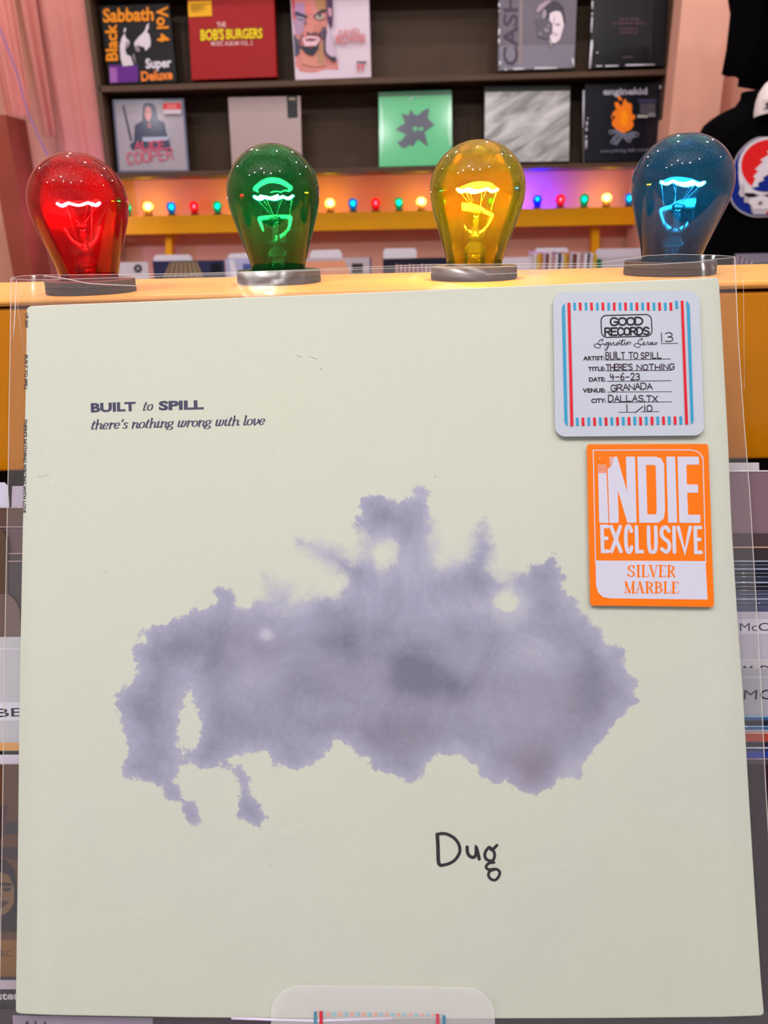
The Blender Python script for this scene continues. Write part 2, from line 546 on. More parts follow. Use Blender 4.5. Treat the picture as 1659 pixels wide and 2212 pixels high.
# ---------------------------------------------------------------- black shelf unit
BLK = solid((84, 64, 50), .55, var=.12, scale=5)
unit = empty('shelf_unit', PY(830, 400, 3.7), 'dark brown wall shelf unit with two rows of face-out records', 'shelf')
YS = 3.60
SD = .26
def strip(name, p0, p1, p2, p3, Y, depth, m, parent):
    """front quad by four places TL TR BR BL on the plane Y, with depth behind"""
    q = [PY(p[0], p[1], Y) for p in (p0, p1, p2, p3)]
    v, f = slab(q, (0, -1, 0), depth)
    return mk(name, v, f, m, parent, bevel=.0012)
strip('side_panel', (139, -330), (150, -330), (243, 384), (231, 384), YS, SD, BLK, unit)
strip('side_panel', (1500, -330), (1485, -330), (1421, 358), (1433, 358), YS, SD, BLK, unit)
strip('shelf', (213, 186), (1448, 149), (1447, 161), (214, 199), YS, SD, BLK, unit)
strip('shelf', (231, 373), (1434, 349), (1433, 358), (232, 384), YS, SD, BLK, unit)
strip('shelf', (180, -30), (1475, -62), (1475, -50), (182, -18), YS, SD, BLK, unit)
strip('back_panel', (120, -330), (1520, -330), (1425, 356), (236, 380), YS + .23, .02, BLK, unit)

# ---------------------------------------------------------------- far beam with its brackets
YEL = solid((246, 176, 4), .45, var=.05, scale=6)
beam = empty('display_beam', PY(800, 480, 3.86), 'yellow painted far beam carrying the row of small coloured bulbs', 'beam')
strip('board', (100, 470.5), (1450, 445), (1449, 483.5), (101, 510.5), 3.84, .09, YEL, beam)
for xa, xb in ((357, 371), (1279, 1295)):
    strip('bracket', (xa, 490), (xb, 490), (xb, 640), (xa, 640), 3.90, .05, YEL, beam)

# ================================================================ face-out records on the wall shelf
LEAN = math.radians(5)
FN = Vector((0, -math.cos(LEAN), math.sin(LEAN)))
SP = .0005
def cover(quad, label, edge, thick=.012, name='record', group='face-out records on the wall shelf', Y0=3.63, rough=.35, coat=.0, face=None):
    base = PY((quad[2][0] + quad[3][0]) / 2, (quad[2][1] + quad[3][1]) / 2, Y0)
    pl = Plane(base, FN)
    t = empty(name, base, label, 'record', group)
    q = [pl.at(*p) for p in quad]
    v, f = slab(q, FN, thick)
    mk('jacket', v, f, solid(face or edge, rough, coat=coat), t, bevel=.0015)
    return t, pl
def quad_poly(a, quad, col):
    vx, vy, k = a.view
    a.poly([((x - vx) / k, (y - vy) / k) for x, y in quad], col)
def inset(quad, m):
    cx, cy = sum(p[0] for p in quad) / 4, sum(p[1] for p in quad) / 4
    return [(x + (cx - x) * m, y + (cy - y) * m) for x, y in quad]
def wrap(t, quad, pl, streaks):
    """shrink wrap drawn tight over a jacket, creased along its edges"""
    q = [pl.at(x, y, SP * 40) for x, y in inset(quad, -.01)]
    v, f = slab(q, FN, .002)
    mk('shrink_wrap', v, f, film('shrink_wrap_film', .05, .12, .5, 30, milkcol=(.8, .85, 1, 1)), t)

# 1 black box, orange letters
q = [(214, 12), (366, 7), (382, 178), (236, 183)]
t, pl = cover(q, 'black boxed record with orange lettering and white fringed shapes, left on upper shelf', (12, 10, 12), .03)
a = Art(pl, SP * 2, SP, (210, 0, .1266))
OR = (222, 132, 10)
quad_poly(a, inset(q, .02), (10, 8, 12))
a.poly([(205, 1110), (690, 1115), (700, 1390), (215, 1420)], (92, 30, 130))
a.poly([(205, 1150), (330, 1160), (350, 1400), (225, 1410)], (150, 90, 165))
W1, G1 = (205, 196, 205), (130, 122, 130)
a.poly([(480, 470), (492, 500), (470, 560), (450, 540), (460, 490)], W1)
a.poly([(465, 570), (490, 650), (548, 700), (550, 760), (505, 810), (480, 850), (500, 930), (570, 960), (620, 1110), (440, 1130), (400, 1000), (385, 780), (420, 640)], W1)
a.poly([(500, 700), (548, 740), (510, 800), (470, 900), (480, 800)], G1)
a.poly([(895, 390), (870, 440), (885, 465), (845, 540), (890, 590), (912, 700), (905, 790), (825, 870), (800, 800), (740, 790), (700, 770), (640, 800), (630, 730), (700, 640), (800, 540), (830, 480), (845, 420)], W1)
a.poly([(640, 780), (720, 800), (730, 870), (690, 890), (650, 850)], G1)
a.poly([(620, 900), (650, 1000), (660, 1110), (620, 1000), (600, 960)], G1)
a.type('Sabbath', (100, 375), (965, 345), 235, OR, bold=.03)
a.type('Black', (325, 1015), (318, 405), -150, OR, bold=.03) if False else None
a.type('Black', (345, 1035), (325, 405), 200, OR, bold=.03)
a.type('Vol 4', (1010, 110), (1035, 720), 200, OR, bold=.03)
a.type('Super', (830, 1165), (1270, 1140), 165, (215, 210, 222), bold=.03)
a.type('Deluxe', (755, 1380), (1290, 1345), 165, (236, 130, 50), bold=.03)
a.build('printed_cover', t, .4)

# 2 red box
q = [(404, -14), (591, -20), (598, 166), (414, 173)]
t, pl = cover(q, 'wide red boxed record with yellow lettering and yellow sticker, upper shelf', (150, 0, 6), .05, Y0=3.62, rough=.5, coat=.0)
a = Art(pl, SP * 2, SP, (400, 0, .1326))
a.type("THE", (520, 445), (665, 435), 85, (225, 190, 190), bold=.01)
for w, (x0, x1, y0, y1) in {"BOB'S": (255, 635, 655, 640), 'BURGERS': (670, 1260, 632, 615)}.items():
    a.type(w, (x0 - 6, y0 + 8), (x1 + 6, y1 + 8), 190 if w[1] == 'O' else 178, (90, 70, 0), bold=.05)
    a.type(w, (x0, y0), (x1, y1), 175 if w[1] == 'O' else 160, (232, 205, 0), bold=.03)
a.type('MUSIC ALBUM VOL. 2', (425, 745), (1100, 735), 75, (225, 180, 185), bold=.01)
a.build('printed_cover', t, .5)
a = Art(pl, SP * 5, SP, (400, 0, .1326))
a.poly([(45, 22), (425, 10), (440, 258), (55, 278)], (225, 165, 8))
for k in range(8):
    a.stroke([(90, 70 + k * 18), (90 + (300, 250, 190, 240, 200, 260, 120, 200)[k], 62 + k * 18)], 7, (150, 105, 5))
a.build('price_sticker', t, .5, label='yellow sticker')

# 3 portrait cover
q = [(627, -12), (797, -16), (802, 167), (638, 173)]
t, pl = cover(q, 'pale lilac record with a painted bearded face and red lettering, upper shelf', (208, 192, 208), .014)
a = Art(pl, SP * 2, SP, (620, 0, .1206))
SK = (205, 130, 125)
a.poly([(70, -90), (700, -90), (725, 480), (700, 700), (690, 880), (730, 1000), (900, 1100), (925, 1250), (700, 1240), (500, 1300), (250, 1290), (150, 1180), (140, 600), (100, 300)], SK)
a.poly([(70, -90), (130, -90), (150, 500), (125, 480), (100, 250)], (185, 60, 80))
a.poly([(480, -90), (700, -90), (690, 160), (600, 200), (540, 180)], (176, 130, 88))
a.poly([(150, 60), (300, 40), (330, 300), (200, 330), (120, 250)], (170, 130, 170))
a.poly([(340, 60), (430, 60), (440, 260), (350, 250)], (215, 120, 115))
a.poly([(120, 330), (330, 360), (290, 560), (200, 640), (140, 560)], (165, 135, 165))
a.poly([(490, 430), (640, 430), (620, 560), (560, 640), (480, 560)], (190, 120, 105))
a.poly([(120, 600), (230, 760), (260, 900), (170, 1010), (140, 1000)], (70, 72, 95))
a.poly([(230, 880), (560, 880), (690, 1000), (700, 1170), (500, 1200), (260, 1150)], (205, 135, 120))
a.poly([(540, 830), (660, 720), (670, 1160), (540, 1130)], (175, 130, 100))
a.poly([(120, 230), (180, 205), (260, 240), (370, 285), (365, 320), (250, 290), (150, 260)], (52, 50, 75))
a.poly([(470, 290), (540, 220), (620, 170), (700, 160), (700, 195), (610, 225), (530, 290), (500, 330)], (50, 48, 62))
a.blob(235, 320, 75, 30, (110, 105, 140), .25)
a.blob(245, 318, 50, 18, (200, 190, 205), .25)
a.blob(245, 315, 17, 17, (60, 70, 100))
a.blob(590, 300, 85, 48, (170, 160, 150), -.15)
a.blob(590, 280, 30, 26, (40, 42, 65))
a.poly([(330, 330), (350, 420), (300, 430)], (120, 85, 110))
a.poly([(355, 560), (420, 600), (500, 570), (560, 600), (640, 520), (680, 600), (640, 700), (560, 620), (480, 620), (420, 640), (350, 620)], (95, 60, 75))
a.poly([(640, 480), (700, 480), (700, 680), (620, 700), (600, 600)], (90, 70, 90))
a.poly([(270, 690), (400, 640), (560, 660), (590, 720), (520, 820), (320, 830)], (222, 180, 190))
a.poly([(320, 705), (420, 685), (560, 705), (470, 738), (340, 735)], (105, 40, 75))
a.poly([(235, 820), (330, 830), (430, 865), (520, 820), (570, 770), (560, 860), (470, 990), (400, 985), (310, 930)], (36, 42, 60))
a.poly([(280, 600), (300, 620), (230, 760), (215, 860), (180, 760)], (110, 80, 95))
a.poly([(700, -90), (815, -90), (820, 260), (810, 460), (780, 520), (740, 440), (720, 300)], (70, 40, 75))
a.poly([(740, 130), (800, 160), (800, 290), (760, 300), (735, 230)], (190, 140, 160))
a.poly([(690, 700), (720, 480), (750, 440), (770, 560), (830, 800), (880, 1010), (780, 1010), (700, 930)], (192, 172, 195))
a.stroke([(700, 560), (680, 700), (675, 850), (700, 960), (770, 1030), (880, 1075)], 34, (60, 50, 75), smooth=True, raise_=True)
a.poly([(740, 1010), (880, 1040), (850, 1100), (780, 1080)], (45, 45, 65))
a.type('DAVID', (930, 640), (1300, 605), 110, (198, 112, 118), bold=.02)
a.type('BOWIE', (875, 775), (1410, 740), 140, (198, 112, 118), bold=.03)
a.type('SERIOUS MOONLIGHT', (940, 822), (1385, 800), 26, (190, 130, 130))
a.type('77', (1255, 1290), (1400, 1270), 130, (205, 15, 45), bold=.02)
a.rect(1245, 1098, 1425, 1135, (70, 70, 80))
a.build('printed_cover', t, .45)

# 4 grey cover with a face and sideways lettering
q = [(1078, -16), (1247, -20), (1241, 147), (1076, 153)]
t, pl = cover(q, 'glossy grey record with a sideways word and a half-lit face, upper shelf', (118, 112, 125), .02)
a = Art(pl, SP * 2, SP, (1060, 0, .1206))
quad_poly(a, inset(q, .015), (112, 105, 118))
a.poly([(150, 820), (1500, 800), (1490, 1215), (150, 1255)], (125, 124, 138))
a.stroke([(545, -100), (530, 1200)], 55, (140, 128, 132), raise_=True)
a.type('CASH', (480, 1180), (480, -110), 265, (78, 62, 82), bold=.02)
a.poly([(800, 200), (850, 80), (980, 10), (1190, 20), (1300, 120), (1345, 380), (1300, 450), (1270, 260), (1100, 180), (1040, 330), (950, 340), (930, 200), (860, 220)], (70, 66, 78))
a.poly([(810, 200), (860, 90), (990, 10), (1100, 10), (1000, 90), (850, 230)], (170, 150, 165))
a.poly([(935, 170), (990, 180), (1000, 260), (960, 340), (925, 320)], (160, 150, 160))
a.poly([(800, 330), (930, 330), (1060, 360), (1090, 560), (1050, 700), (940, 700), (830, 560)], (98, 94, 106))
a.poly([(1060, 240), (1160, 195), (1250, 210), (1285, 300), (1310, 460), (1280, 560), (1240, 700), (1160, 775), (1080, 760), (1060, 640), (1110, 600), (1105, 430), (1050, 360)], (228, 214, 226))
a.poly([(1150, 440), (1200, 425), (1260, 440), (1200, 460)], (90, 60, 90))
a.poly([(1120, 300), (1150, 290), (1150, 420), (1110, 440)], (205, 188, 200))
a.poly([(1080, 590), (1190, 590), (1210, 640), (1140, 620)], (190, 170, 185))
a.blob(1035, 460, 20, 24, (160, 148, 158))
a.blob(1000, 540, 48, 40, (150, 135, 145), .5)
a.blob(890, 610, 45, 50, (120, 118, 125))
a.poly([(1030, 700), (1090, 760), (1110, 820), (1070, 840)], (150, 145, 150))
a.build('printed_cover', t, .45)
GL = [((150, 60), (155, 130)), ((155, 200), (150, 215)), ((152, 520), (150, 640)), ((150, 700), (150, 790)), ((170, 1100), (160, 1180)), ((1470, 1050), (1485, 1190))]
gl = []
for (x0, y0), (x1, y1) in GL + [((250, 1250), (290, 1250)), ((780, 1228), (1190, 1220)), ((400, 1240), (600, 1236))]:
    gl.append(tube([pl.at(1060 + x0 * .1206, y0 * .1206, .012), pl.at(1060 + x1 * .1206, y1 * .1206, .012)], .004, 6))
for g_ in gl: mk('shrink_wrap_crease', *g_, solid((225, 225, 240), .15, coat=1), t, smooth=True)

# 5 black record in creased film
q = [(1281, -20), (1441, -24), (1437, 143), (1271, 148)]
t, pl = cover(q, 'black record in creased film with faint reddish type, right end of upper shelf', (14, 14, 20), .02)
a = Art(pl, SP * 2, SP, (1250, 0, .1266))
quad_poly(a, inset(q, .01), (14, 14, 22))
for w, x0, x1, y in (('NICK CAVE', 690, 1030, 345), ('& THE BAD SEEDS', 580, 1140, 415), ('B-SIDES &', 705, 1000, 510), ('RARITIES', 705, 1010, 575)):
    a.type(w, (x0, y), (x1, y - 3), 42, (112, 72, 84))
a.type('MUTE', (765, 992), (915, 988), 34, (120, 100, 115))
a.build('printed_cover', t, .3, .2)
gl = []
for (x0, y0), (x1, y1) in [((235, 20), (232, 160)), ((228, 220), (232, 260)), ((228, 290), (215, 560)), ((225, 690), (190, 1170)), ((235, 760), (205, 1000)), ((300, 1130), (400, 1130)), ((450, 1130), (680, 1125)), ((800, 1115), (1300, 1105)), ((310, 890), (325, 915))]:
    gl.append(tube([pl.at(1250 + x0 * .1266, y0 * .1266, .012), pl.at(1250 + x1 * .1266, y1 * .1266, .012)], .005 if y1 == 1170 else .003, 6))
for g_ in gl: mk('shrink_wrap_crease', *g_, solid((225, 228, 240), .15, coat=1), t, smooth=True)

# 6 silver cover, dark hooded figure
q = [(242, 214.5), (397, 212), (409, 372), (255, 373)]
t, pl = cover(q, 'silver grey record with a long-haired dark-clothed figure and red sticker, lower shelf', (96, 104, 130), .012, rough=.3, coat=.1)
a = Art(pl, SP * 2, SP, (220, 200, .1206))
quad_poly(a, inset(q, .06), (160, 152, 165))
a.poly([(215, 130), (1090, 125), (1090, 190), (230, 205)], (150, 155, 175))
a.poly([(365, 235), (400, 230), (545, 860), (510, 880)], (62, 55, 75))
a.poly([(740, 230), (790, 185), (900, 190), (970, 260), (1000, 480), (1120, 530), (1150, 700), (1200, 830), (1250, 1050), (1180, 1050), (1000, 1000), (640, 1000), (560, 1040), (500, 960), (520, 910), (575, 880), (590, 580), (720, 510)], (52, 58, 88))
a.poly([(785, 260), (830, 240), (880, 290), (885, 440), (840, 525), (790, 470), (765, 380)], (205, 135, 140))
a.poly([(810, 540), (880, 560), (880, 640), (830, 640)], (150, 90, 110))
a.poly([(780, 330), (820, 340), (820, 360), (780, 352)], (110, 60, 75))
a.poly([(720, 800), (1180, 790), (1200, 740), (1235, 760), (1180, 850), (900, 885), (740, 870)], (165, 178, 205))
a.hand('ALICE', (600, 1020), (1120, 1000), 140, 26, (205, 70, 105))
a.hand('COOPER', (470, 1280), (1280, 1180), 190, 24, (200, 80, 110))
a.build('printed_cover', t, .3, .12)
a = Art(pl, SP * 22, SP, (220, 200, .1206))
a.poly([(1095, 190), (1410, 185), (1412, 300), (1098, 305)], (222, 60, 70))
a.poly([(1098, 305), (1412, 300), (1415, 382), (1100, 388)], (200, 190, 200))
a.poly([(1160, 215), (1340, 210), (1340, 290), (1160, 292)], (230, 120, 125))
a.build('promo_sticker', t, .4, label='red and white sticker')

# 7 plain mauve grey cover
q = [(492, 210), (649, 207), (653, 367), (502, 372)]
t, pl = cover(q, 'plain pale mauve grey record behind the big green bulb, lower shelf', (168, 148, 148), .014, rough=.3)
a = Art(pl, SP * 2, SP, (0, 0, .5))
a.poly([(1238, 415), (1284, 414), (1287, 508), (1243, 511)], (32, 34, 36))
a.rect(1248, 422, 1276, 432, (170, 160, 140))
a.build('dark_sticker', t, .4, label='small black sticker')

# 8 green cover
q = [(817, 199), (975, 194), (977, 357), (819, 361)]
t, pl = cover(q, 'bright green record with a grey spiky leaf shape, middle of lower shelf', (30, 150, 90), .03, rough=.3)
a = Art(pl, SP * 2, SP, (800, 180, .1206))
a.poly([(150, 240), (1455, 205), (1470, 1460), (160, 1495)], (95, 200, 140))
a.poly([(150, 170), (1450, 130), (1455, 205), (150, 240)], (10, 92, 52))  # shadow band along the top edge, painted dark green
a.poly([(175, 250), (225, 480), (240, 800), (235, 1000), (190, 1400), (165, 900)], (150, 220, 185))
a.poly([(1385, 400), (1450, 260), (1465, 1100), (1420, 1130), (1380, 900)], (150, 220, 180))
LG = (88, 92, 110)
a.poly([(555, 545), (690, 570), (720, 465), (790, 560), (860, 570), (940, 490), (1055, 440), (1030, 620), (1150, 745), (1050, 810), (970, 870), (1035, 1140), (1000, 1110), (880, 1010), (830, 1020), (760, 1130), (735, 1120), (710, 1090), (640, 1145), (580, 1160), (520, 1110), (480, 1050), (560, 1020), (640, 910), (450, 830), (520, 770), (620, 720), (600, 640)], LG)
a.blob(800, 815, 42, 45, (95, 185, 130))
a.blob(905, 815, 50, 38, (95, 185, 130), -.3)
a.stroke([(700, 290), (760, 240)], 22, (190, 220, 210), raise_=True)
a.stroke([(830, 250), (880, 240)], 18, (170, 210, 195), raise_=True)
a.build('printed_cover', t, .3, .3)

# 9 silver foil cover
q = [(1046, 186), (1233, 183), (1230, 350), (1044, 353)]
t, pl = cover(q, 'silver foil box with rippled diagonal reflections, lower shelf', (30, 28, 30), .04)
nt = NT('rippled_foil')
tc = nt.n('TexCoord')
mp0 = nt.n('Mapping', {0: (tc, 3), 2: (0, .5, 0)})
mp = nt.n('Mapping', {0: mp0, 3: (2.2, 1, 9)})
nz = nt.n('TexNoise', {'Vector': mp, 'Scale': 2.6, 'Detail': 5.0, 'Distortion': .6})
fine = nt.n('TexWave', {'Vector': mp0, 'Scale': 45.0, 'Distortion': 2.0})
sm = math_(nt, 'ADD', math_(nt, 'MULTIPLY', fine, .10), nz)
cr = nt.n('MapRange', {0: sm, 1: .36, 2: .74, 3: .16, 4: .60})  # diagonal reflections painted as grey streaks in the base colour
cc = nt.n('CombineColor', {0: cr, 1: cr, 2: cr})
foil = nt.fin(nt.n('BsdfPrincipled', {'Base Color': cc, 'Metallic': .25, 'Roughness': .35}))
v, f = slab([pl.at(*p, .001) for p in [(1048, 199), (1231, 196), (1229, 348), (1046, 351)]], FN, .001)
mk('foil_front', v, f, foil, t)

# 10 black cover with a flame; another sleeve behind it
q2 = [(1258, 195), (1420, 190), (1418, 347), (1260, 352)]
t2, pl2 = cover(q2, 'pale-edged record peeping out behind the flame cover, lower shelf right', (150, 150, 150), .004, Y0=3.68)
q = [(1264.5, 180), (1433, 177), (1427, 347), (1264, 350)]
t, pl = cover(q, 'glossy black record with an orange campfire flame, right end of lower shelf', (22, 24, 32), .02, rough=.3, coat=.1)
a = Art(pl, SP * 2, SP, (1230, 170, .1326))
quad_poly(a, inset(q, .01), (20, 22, 32))
a.type('enginekid', (550, 260), (1270, 250), 110, (190, 190, 210), bold=.03)
FL = (246, 128, 30)
a.poly([(830, 890), (700, 760), (690, 700), (720, 690), (680, 640), (690, 590), (730, 520), (770, 515), (740, 430), (735, 385), (790, 380), (830, 440), (860, 440), (880, 350), (910, 330), (945, 390), (1000, 400), (1020, 440), (1015, 560), (1080, 610), (1060, 660), (1030, 680), (1050, 760), (1000, 830), (900, 880)], FL)
a.poly([(785, 280), (840, 300), (860, 340), (820, 360), (790, 325)], FL)
a.blob(720, 630, 22, 32, (30, 25, 30))
a.blob(890, 650, 60, 140, (255, 150, 10))
LGc = (105, 108, 128)
for pts in ([(680, 870), (760, 850), (900, 930), (1050, 880), (1110, 900)], [(760, 1060), (830, 960), (900, 900)], [(690, 1030), (740, 960), (800, 900)], [(960, 1010), (880, 930), (760, 870)], [(980, 960), (1080, 930)]):
    a.stroke(pts, 52, LGc, raise_=True)
for x, y in ((710, 1030), (965, 1000), (1090, 910), (680, 870)):
    a.blob(x, y, 42, 38, (120, 122, 140)); a.blob(x, y, 24, 20, (30, 30, 45))
a.type('everything left inside', (505, 1205), (1330, 1180), 60, (110, 110, 130), bold=.01)
a.build('printed_cover', t, .3, .2)
a = Art(pl, SP * 40, SP, (1230, 170, .1326))
a.rect(1120, 330, 1415, 390, (60, 60, 90))
for k in range(6):
    a.rect(1150, 410 + k * 28, 1400, 424 + k * 28, (110, 108, 120))
a.rect(1110, 590, 1275, 635, (170, 175, 170)); a.rect(1280, 560, 1400, 620, (130, 130, 140))
a.build('hype_sticker', t, .4, label='small sticker with lines of fine print')
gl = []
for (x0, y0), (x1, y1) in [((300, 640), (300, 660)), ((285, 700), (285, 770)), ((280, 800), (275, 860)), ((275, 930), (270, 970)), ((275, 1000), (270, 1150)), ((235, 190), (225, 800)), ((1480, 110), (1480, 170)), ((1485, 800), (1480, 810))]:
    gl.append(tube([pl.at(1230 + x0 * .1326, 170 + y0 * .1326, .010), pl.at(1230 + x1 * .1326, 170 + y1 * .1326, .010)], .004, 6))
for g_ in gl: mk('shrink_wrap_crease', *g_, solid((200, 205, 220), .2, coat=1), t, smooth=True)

# ================================================================ far bin of records under the beam
bin_ = empty('record_bin', (0, 3.1, 0), 'far bin of records below the yellow beam', 'bin')
mk('bin_front', *boxv((-1.6, 2.98, .0), (1.7, 3.0, 1.02)), solid((150, 95, 60), .6), bin_)
mk('bin_floor', *boxv((-1.6, 3.0, .84), (1.7, 3.6, .86)), solid((150, 95, 60), .6), bin_)
def farcard(x0, x1, ya, yb, Y, col, label, name='record', cat_='record', art=None, round_=0, group=None, thick=.006):
    P0, P1 = PY(x0, ya, Y), PY(x1, yb, Y)
    z0 = .86
    t = empty(name, ((P0.x + P1.x) / 2, Y, z0), label, cat_, group)
    q = [P0, P1, Vector((P1.x, Y, z0)), Vector((P0.x, Y, z0))]
    if round_:
        d = PY(x0 + round_, ya, Y).x - P0.x
        pts = [Vector((P0.x, Y, P0.z - d)), Vector((P0.x + d * .6, Y, P0.z - .1 * d)), P0 + Vector((d, 0, 0)), P1 - Vector((d, 0, 0)), Vector((P1.x - d * .6, Y, P1.z - .1 * d)), Vector((P1.x, Y, P1.z - d)), q[2], q[3]]
        n = len(pts)
        v = pts + [p + Vector((0, thick, 0)) for p in pts]
        f = [tuple(range(n))[::-1], tuple(range(n, 2 * n))] + [(i, (i + 1) % n, n + (i + 1) % n, n + i) for i in range(n)]
    else:
        v, f = slab(q, (0, -1, 0), thick)
    mk('card' if cat_ == 'divider' else 'jacket', v, f, solid(col, .5), t)
    if art:
        a = Art(Plane((0, Y - .002, 1), (0, -1, 0)), 0, .0006)
        art(a)
        a.build('printed_cover', t, .4)
    return t
WH = (222, 220, 232)
farcard(330, 414, 551, 550, 3.52, WH, 'white plastic divider card standing behind the dark blue record in the far bin', 'divider_card', 'divider', round_=8)
farcard(668, 738, 541, 539, 3.52, WH, 'white plastic divider card right of the big green bulb in the far bin', 'divider_card', 'divider', round_=8)
farcard(828, 900, 537, 536, 3.52, WH, 'white plastic divider card left of the big yellow bulb in the far bin', 'divider_card', 'divider', round_=6)
farcard(492, 545, 548, 546, 3.52, WH, 'white plastic divider card left of the big green bulb in the far bin', 'divider_card', 'divider', round_=6)
farcard(1156, 1228, 536, 535, 3.56, WH, 'white plastic divider card behind the multicoloured spines in the far bin', 'divider_card', 'divider', round_=6)
farcard(1288, 1390, 538, 536, 3.50, (215, 208, 222), 'white plastic divider card left of the big blue bulb in the far bin', 'divider_card', 'divider', round_=6)
farcard(240, 318, 567, 566, 3.4, (208, 206, 218), 'white record with a black circle beside the big red bulb', art=lambda a: (a.blob(298, 580, 9, 9, (40, 40, 45)), a.blob(298, 580, 4, 4, (160, 160, 170))))
def _stripes(a):
    a.poly([(368, 566), (425, 565), (440, 600), (352, 600)], (150, 130, 105))
    for k in range(7): a.stroke([(372 + k * 8, 566), (360 + k * 12, 600)], 2, (60, 50, 50))
    a.rect(455, 568, 478, 590, (20, 22, 34))
farcard(329, 484, 564, 562, 3.4, (44, 48, 84), 'dark blue record with a striped beige shape in the far bin', art=_stripes)
farcard(486, 560, 559, 557, 3.4, (176, 182, 222), 'pale blue record left of the big green bulb in the far bin', art=lambda a: (a.poly([(495, 562), (505, 562), (515, 600), (500, 600)], (225, 225, 240)), a.rect(525, 570, 556, 590, (80, 95, 160))))
farcard(640, 802, 558, 556, 3.4, (188, 180, 192), 'light grey record with an orange band right of the big green bulb', art=lambda a: (a.poly([(640, 566), (745, 563), (760, 600), (640, 600)], (228, 160, 125)), a.rect(760, 569, 784, 590, (60, 55, 60)), a.rect(799, 556, 802, 600, (60, 50, 80))))
farcard(827, 970, 559, 556, 3.4, (28, 26, 48), 'navy blue record left of the big yellow bulb in the far bin', art=lambda a: [a.rect(855 + 9 * k, 571 + (k % 3), 860 + 9 * k, 590, (205, 165, 170)) for k in range(9)])
farcard(1080, 1150, 557, 555, 3.4, (212, 206, 220), 'white record right of the big yellow bulb in the far bin')
farcard(1284, 1400, 556, 553, 3.4, (196, 190, 202), 'pale grey record left of the big blue bulb in the far bin', art=lambda a: a.rect(1288, 560, 1300, 600, (20, 120, 70)))
rnd = random.Random(4)
SPN = ['pale grey', 'mustard', 'orange', 'light grey', 'brown', 'pinkish white', 'dusky pink', 'white', 'dark blue grey']
SPC = [(214, 208, 220), (206, 172, 60), (196, 120, 60), (190, 190, 210), (120, 60, 50), (225, 215, 220), (180, 140, 150), (235, 232, 240), (70, 70, 90)]
x = 1153.0
k = 0
while x < 1282:
    w = rnd.choice((5.5, 7, 8.5))
    a0, b0 = PY(x, 547 + rnd.uniform(-1, 2), 3.38), PY(x + w - 1, 547, 3.38)
    o = mk('record', *boxv((a0.x, 3.36, .86), (b0.x, 3.5, a0.z)), solid(SPC[k % 9], .5), org=(a0.x, 3.4, .86))
    tag(o, '%s spine in the multicoloured row below the yellow beam' % SPN[k % 9], 'record', 'multicoloured spines in the far bin')
    x += w
    k += 1
# stack of wrapped sleeves at the right edge
st = random.Random(9)
for k in range(9):
    xa = 1588 + k * 5
    z1 = 548 + k * 2.2
    P0, P1 = PY(xa, z1, 1.9 - k * .05), PY(1760, z1 - 4, 1.9 - k * .05)
    o = mk('record', *boxv((P0.x, P0.y, .96), (P1.x + .1, P0.y + .004, P0.z)), solid((170, 165, 185) if k % 2 else (110, 105, 120), .2, coat=1), org=(P0.x, P0.y, .96))
    tag(o, 'shiny wrapped sleeve in the low rack below the black T-shirt', 'record', 'shiny wrapped sleeves at the right edge')
rk = mk('record_bin', *boxv((PY(1590, 560, 1.5).x, 1.42, .9), (1.7, 1.96, .96)), solid((120, 80, 55), .6), org=(1.1, 1.5, .9))
tag(rk, 'low rack holding the shiny wrapped sleeves at the right edge', 'bin')

# ================================================================ black T-shirts and the cap
SHIRT = solid((3, 3, 5), .95, spec=.05, var=.3, scale=30, bump=.3)
def loft(secs, seg=40, p=2.6):
    v, f = [], []
    for (cx, cy, z, rx, ry) in secs:
        for k in range(seg):
            a = 2 * math.pi * k / seg
            c, s = math.cos(a), math.sin(a)
            v.append((cx + rx * math.copysign(abs(c) ** (2 / p), c), cy + ry * math.copysign(abs(s) ** (2 / p), s), z))
    for i in range(len(secs) - 1):
        for k in range(seg):
            k2 = (k + 1) % seg
            f.append((i * seg + k, i * seg + k2, (i + 1) * seg + k2, (i + 1) * seg + k))
    f.append(tuple(range(seg))[::-1])
    f.append(tuple((len(secs) - 1) * seg + k for k in range(seg)))
    return v, f
YT = 2.75
CXp = 1672
secs = []
for y, xl, d in [(640, 1512, .11), (560, 1518, .11), (460, 1528, .12), (380, 1536, .12), (330, 1541, .12), (295, 1545, .12), (275, 1551, .115), (258, 1560, .105), (245, 1575, .09), (234, 1592, .075), (224, 1612, .06), (216, 1630, .055), (200, 1641, .05), (185, 1644, .05)]:
    c = PY(CXp - (640 - y) * .0, y, YT)
    l = PY(xl, y, YT)
    cc_ = PY(CXp + (y - 385) * -.13, y, YT)
    secs.append((cc_.x, YT + .13, c.z, cc_.x - l.x, d))
sh = empty('t_shirt', PY(1660, 640, YT + .1), 'black T-shirt on a form with a round red, white and blue skull emblem', 'shirt', 'black T-shirts at the right edge')
mk('shirt_body', *loft(secs), SHIRT, sh, smooth=True)
slv = [(1548, 268, .05), (1530, 320, .06), (1520, 380, .062), (1516, 420, .064)]
mk('sleeve', *loft([(PY(x + 12, y, YT + .12).x, YT + .13, PY(x, y, YT + .12).z, .045 + .004 * i, r) for i, (x, y, r) in enumerate(slv)], 24), SHIRT, sh, smooth=True)
a = Art(Plane((0, YT - .002, 1), (0, -1, 0)), 0, .0006, (1540, 260, .1537))
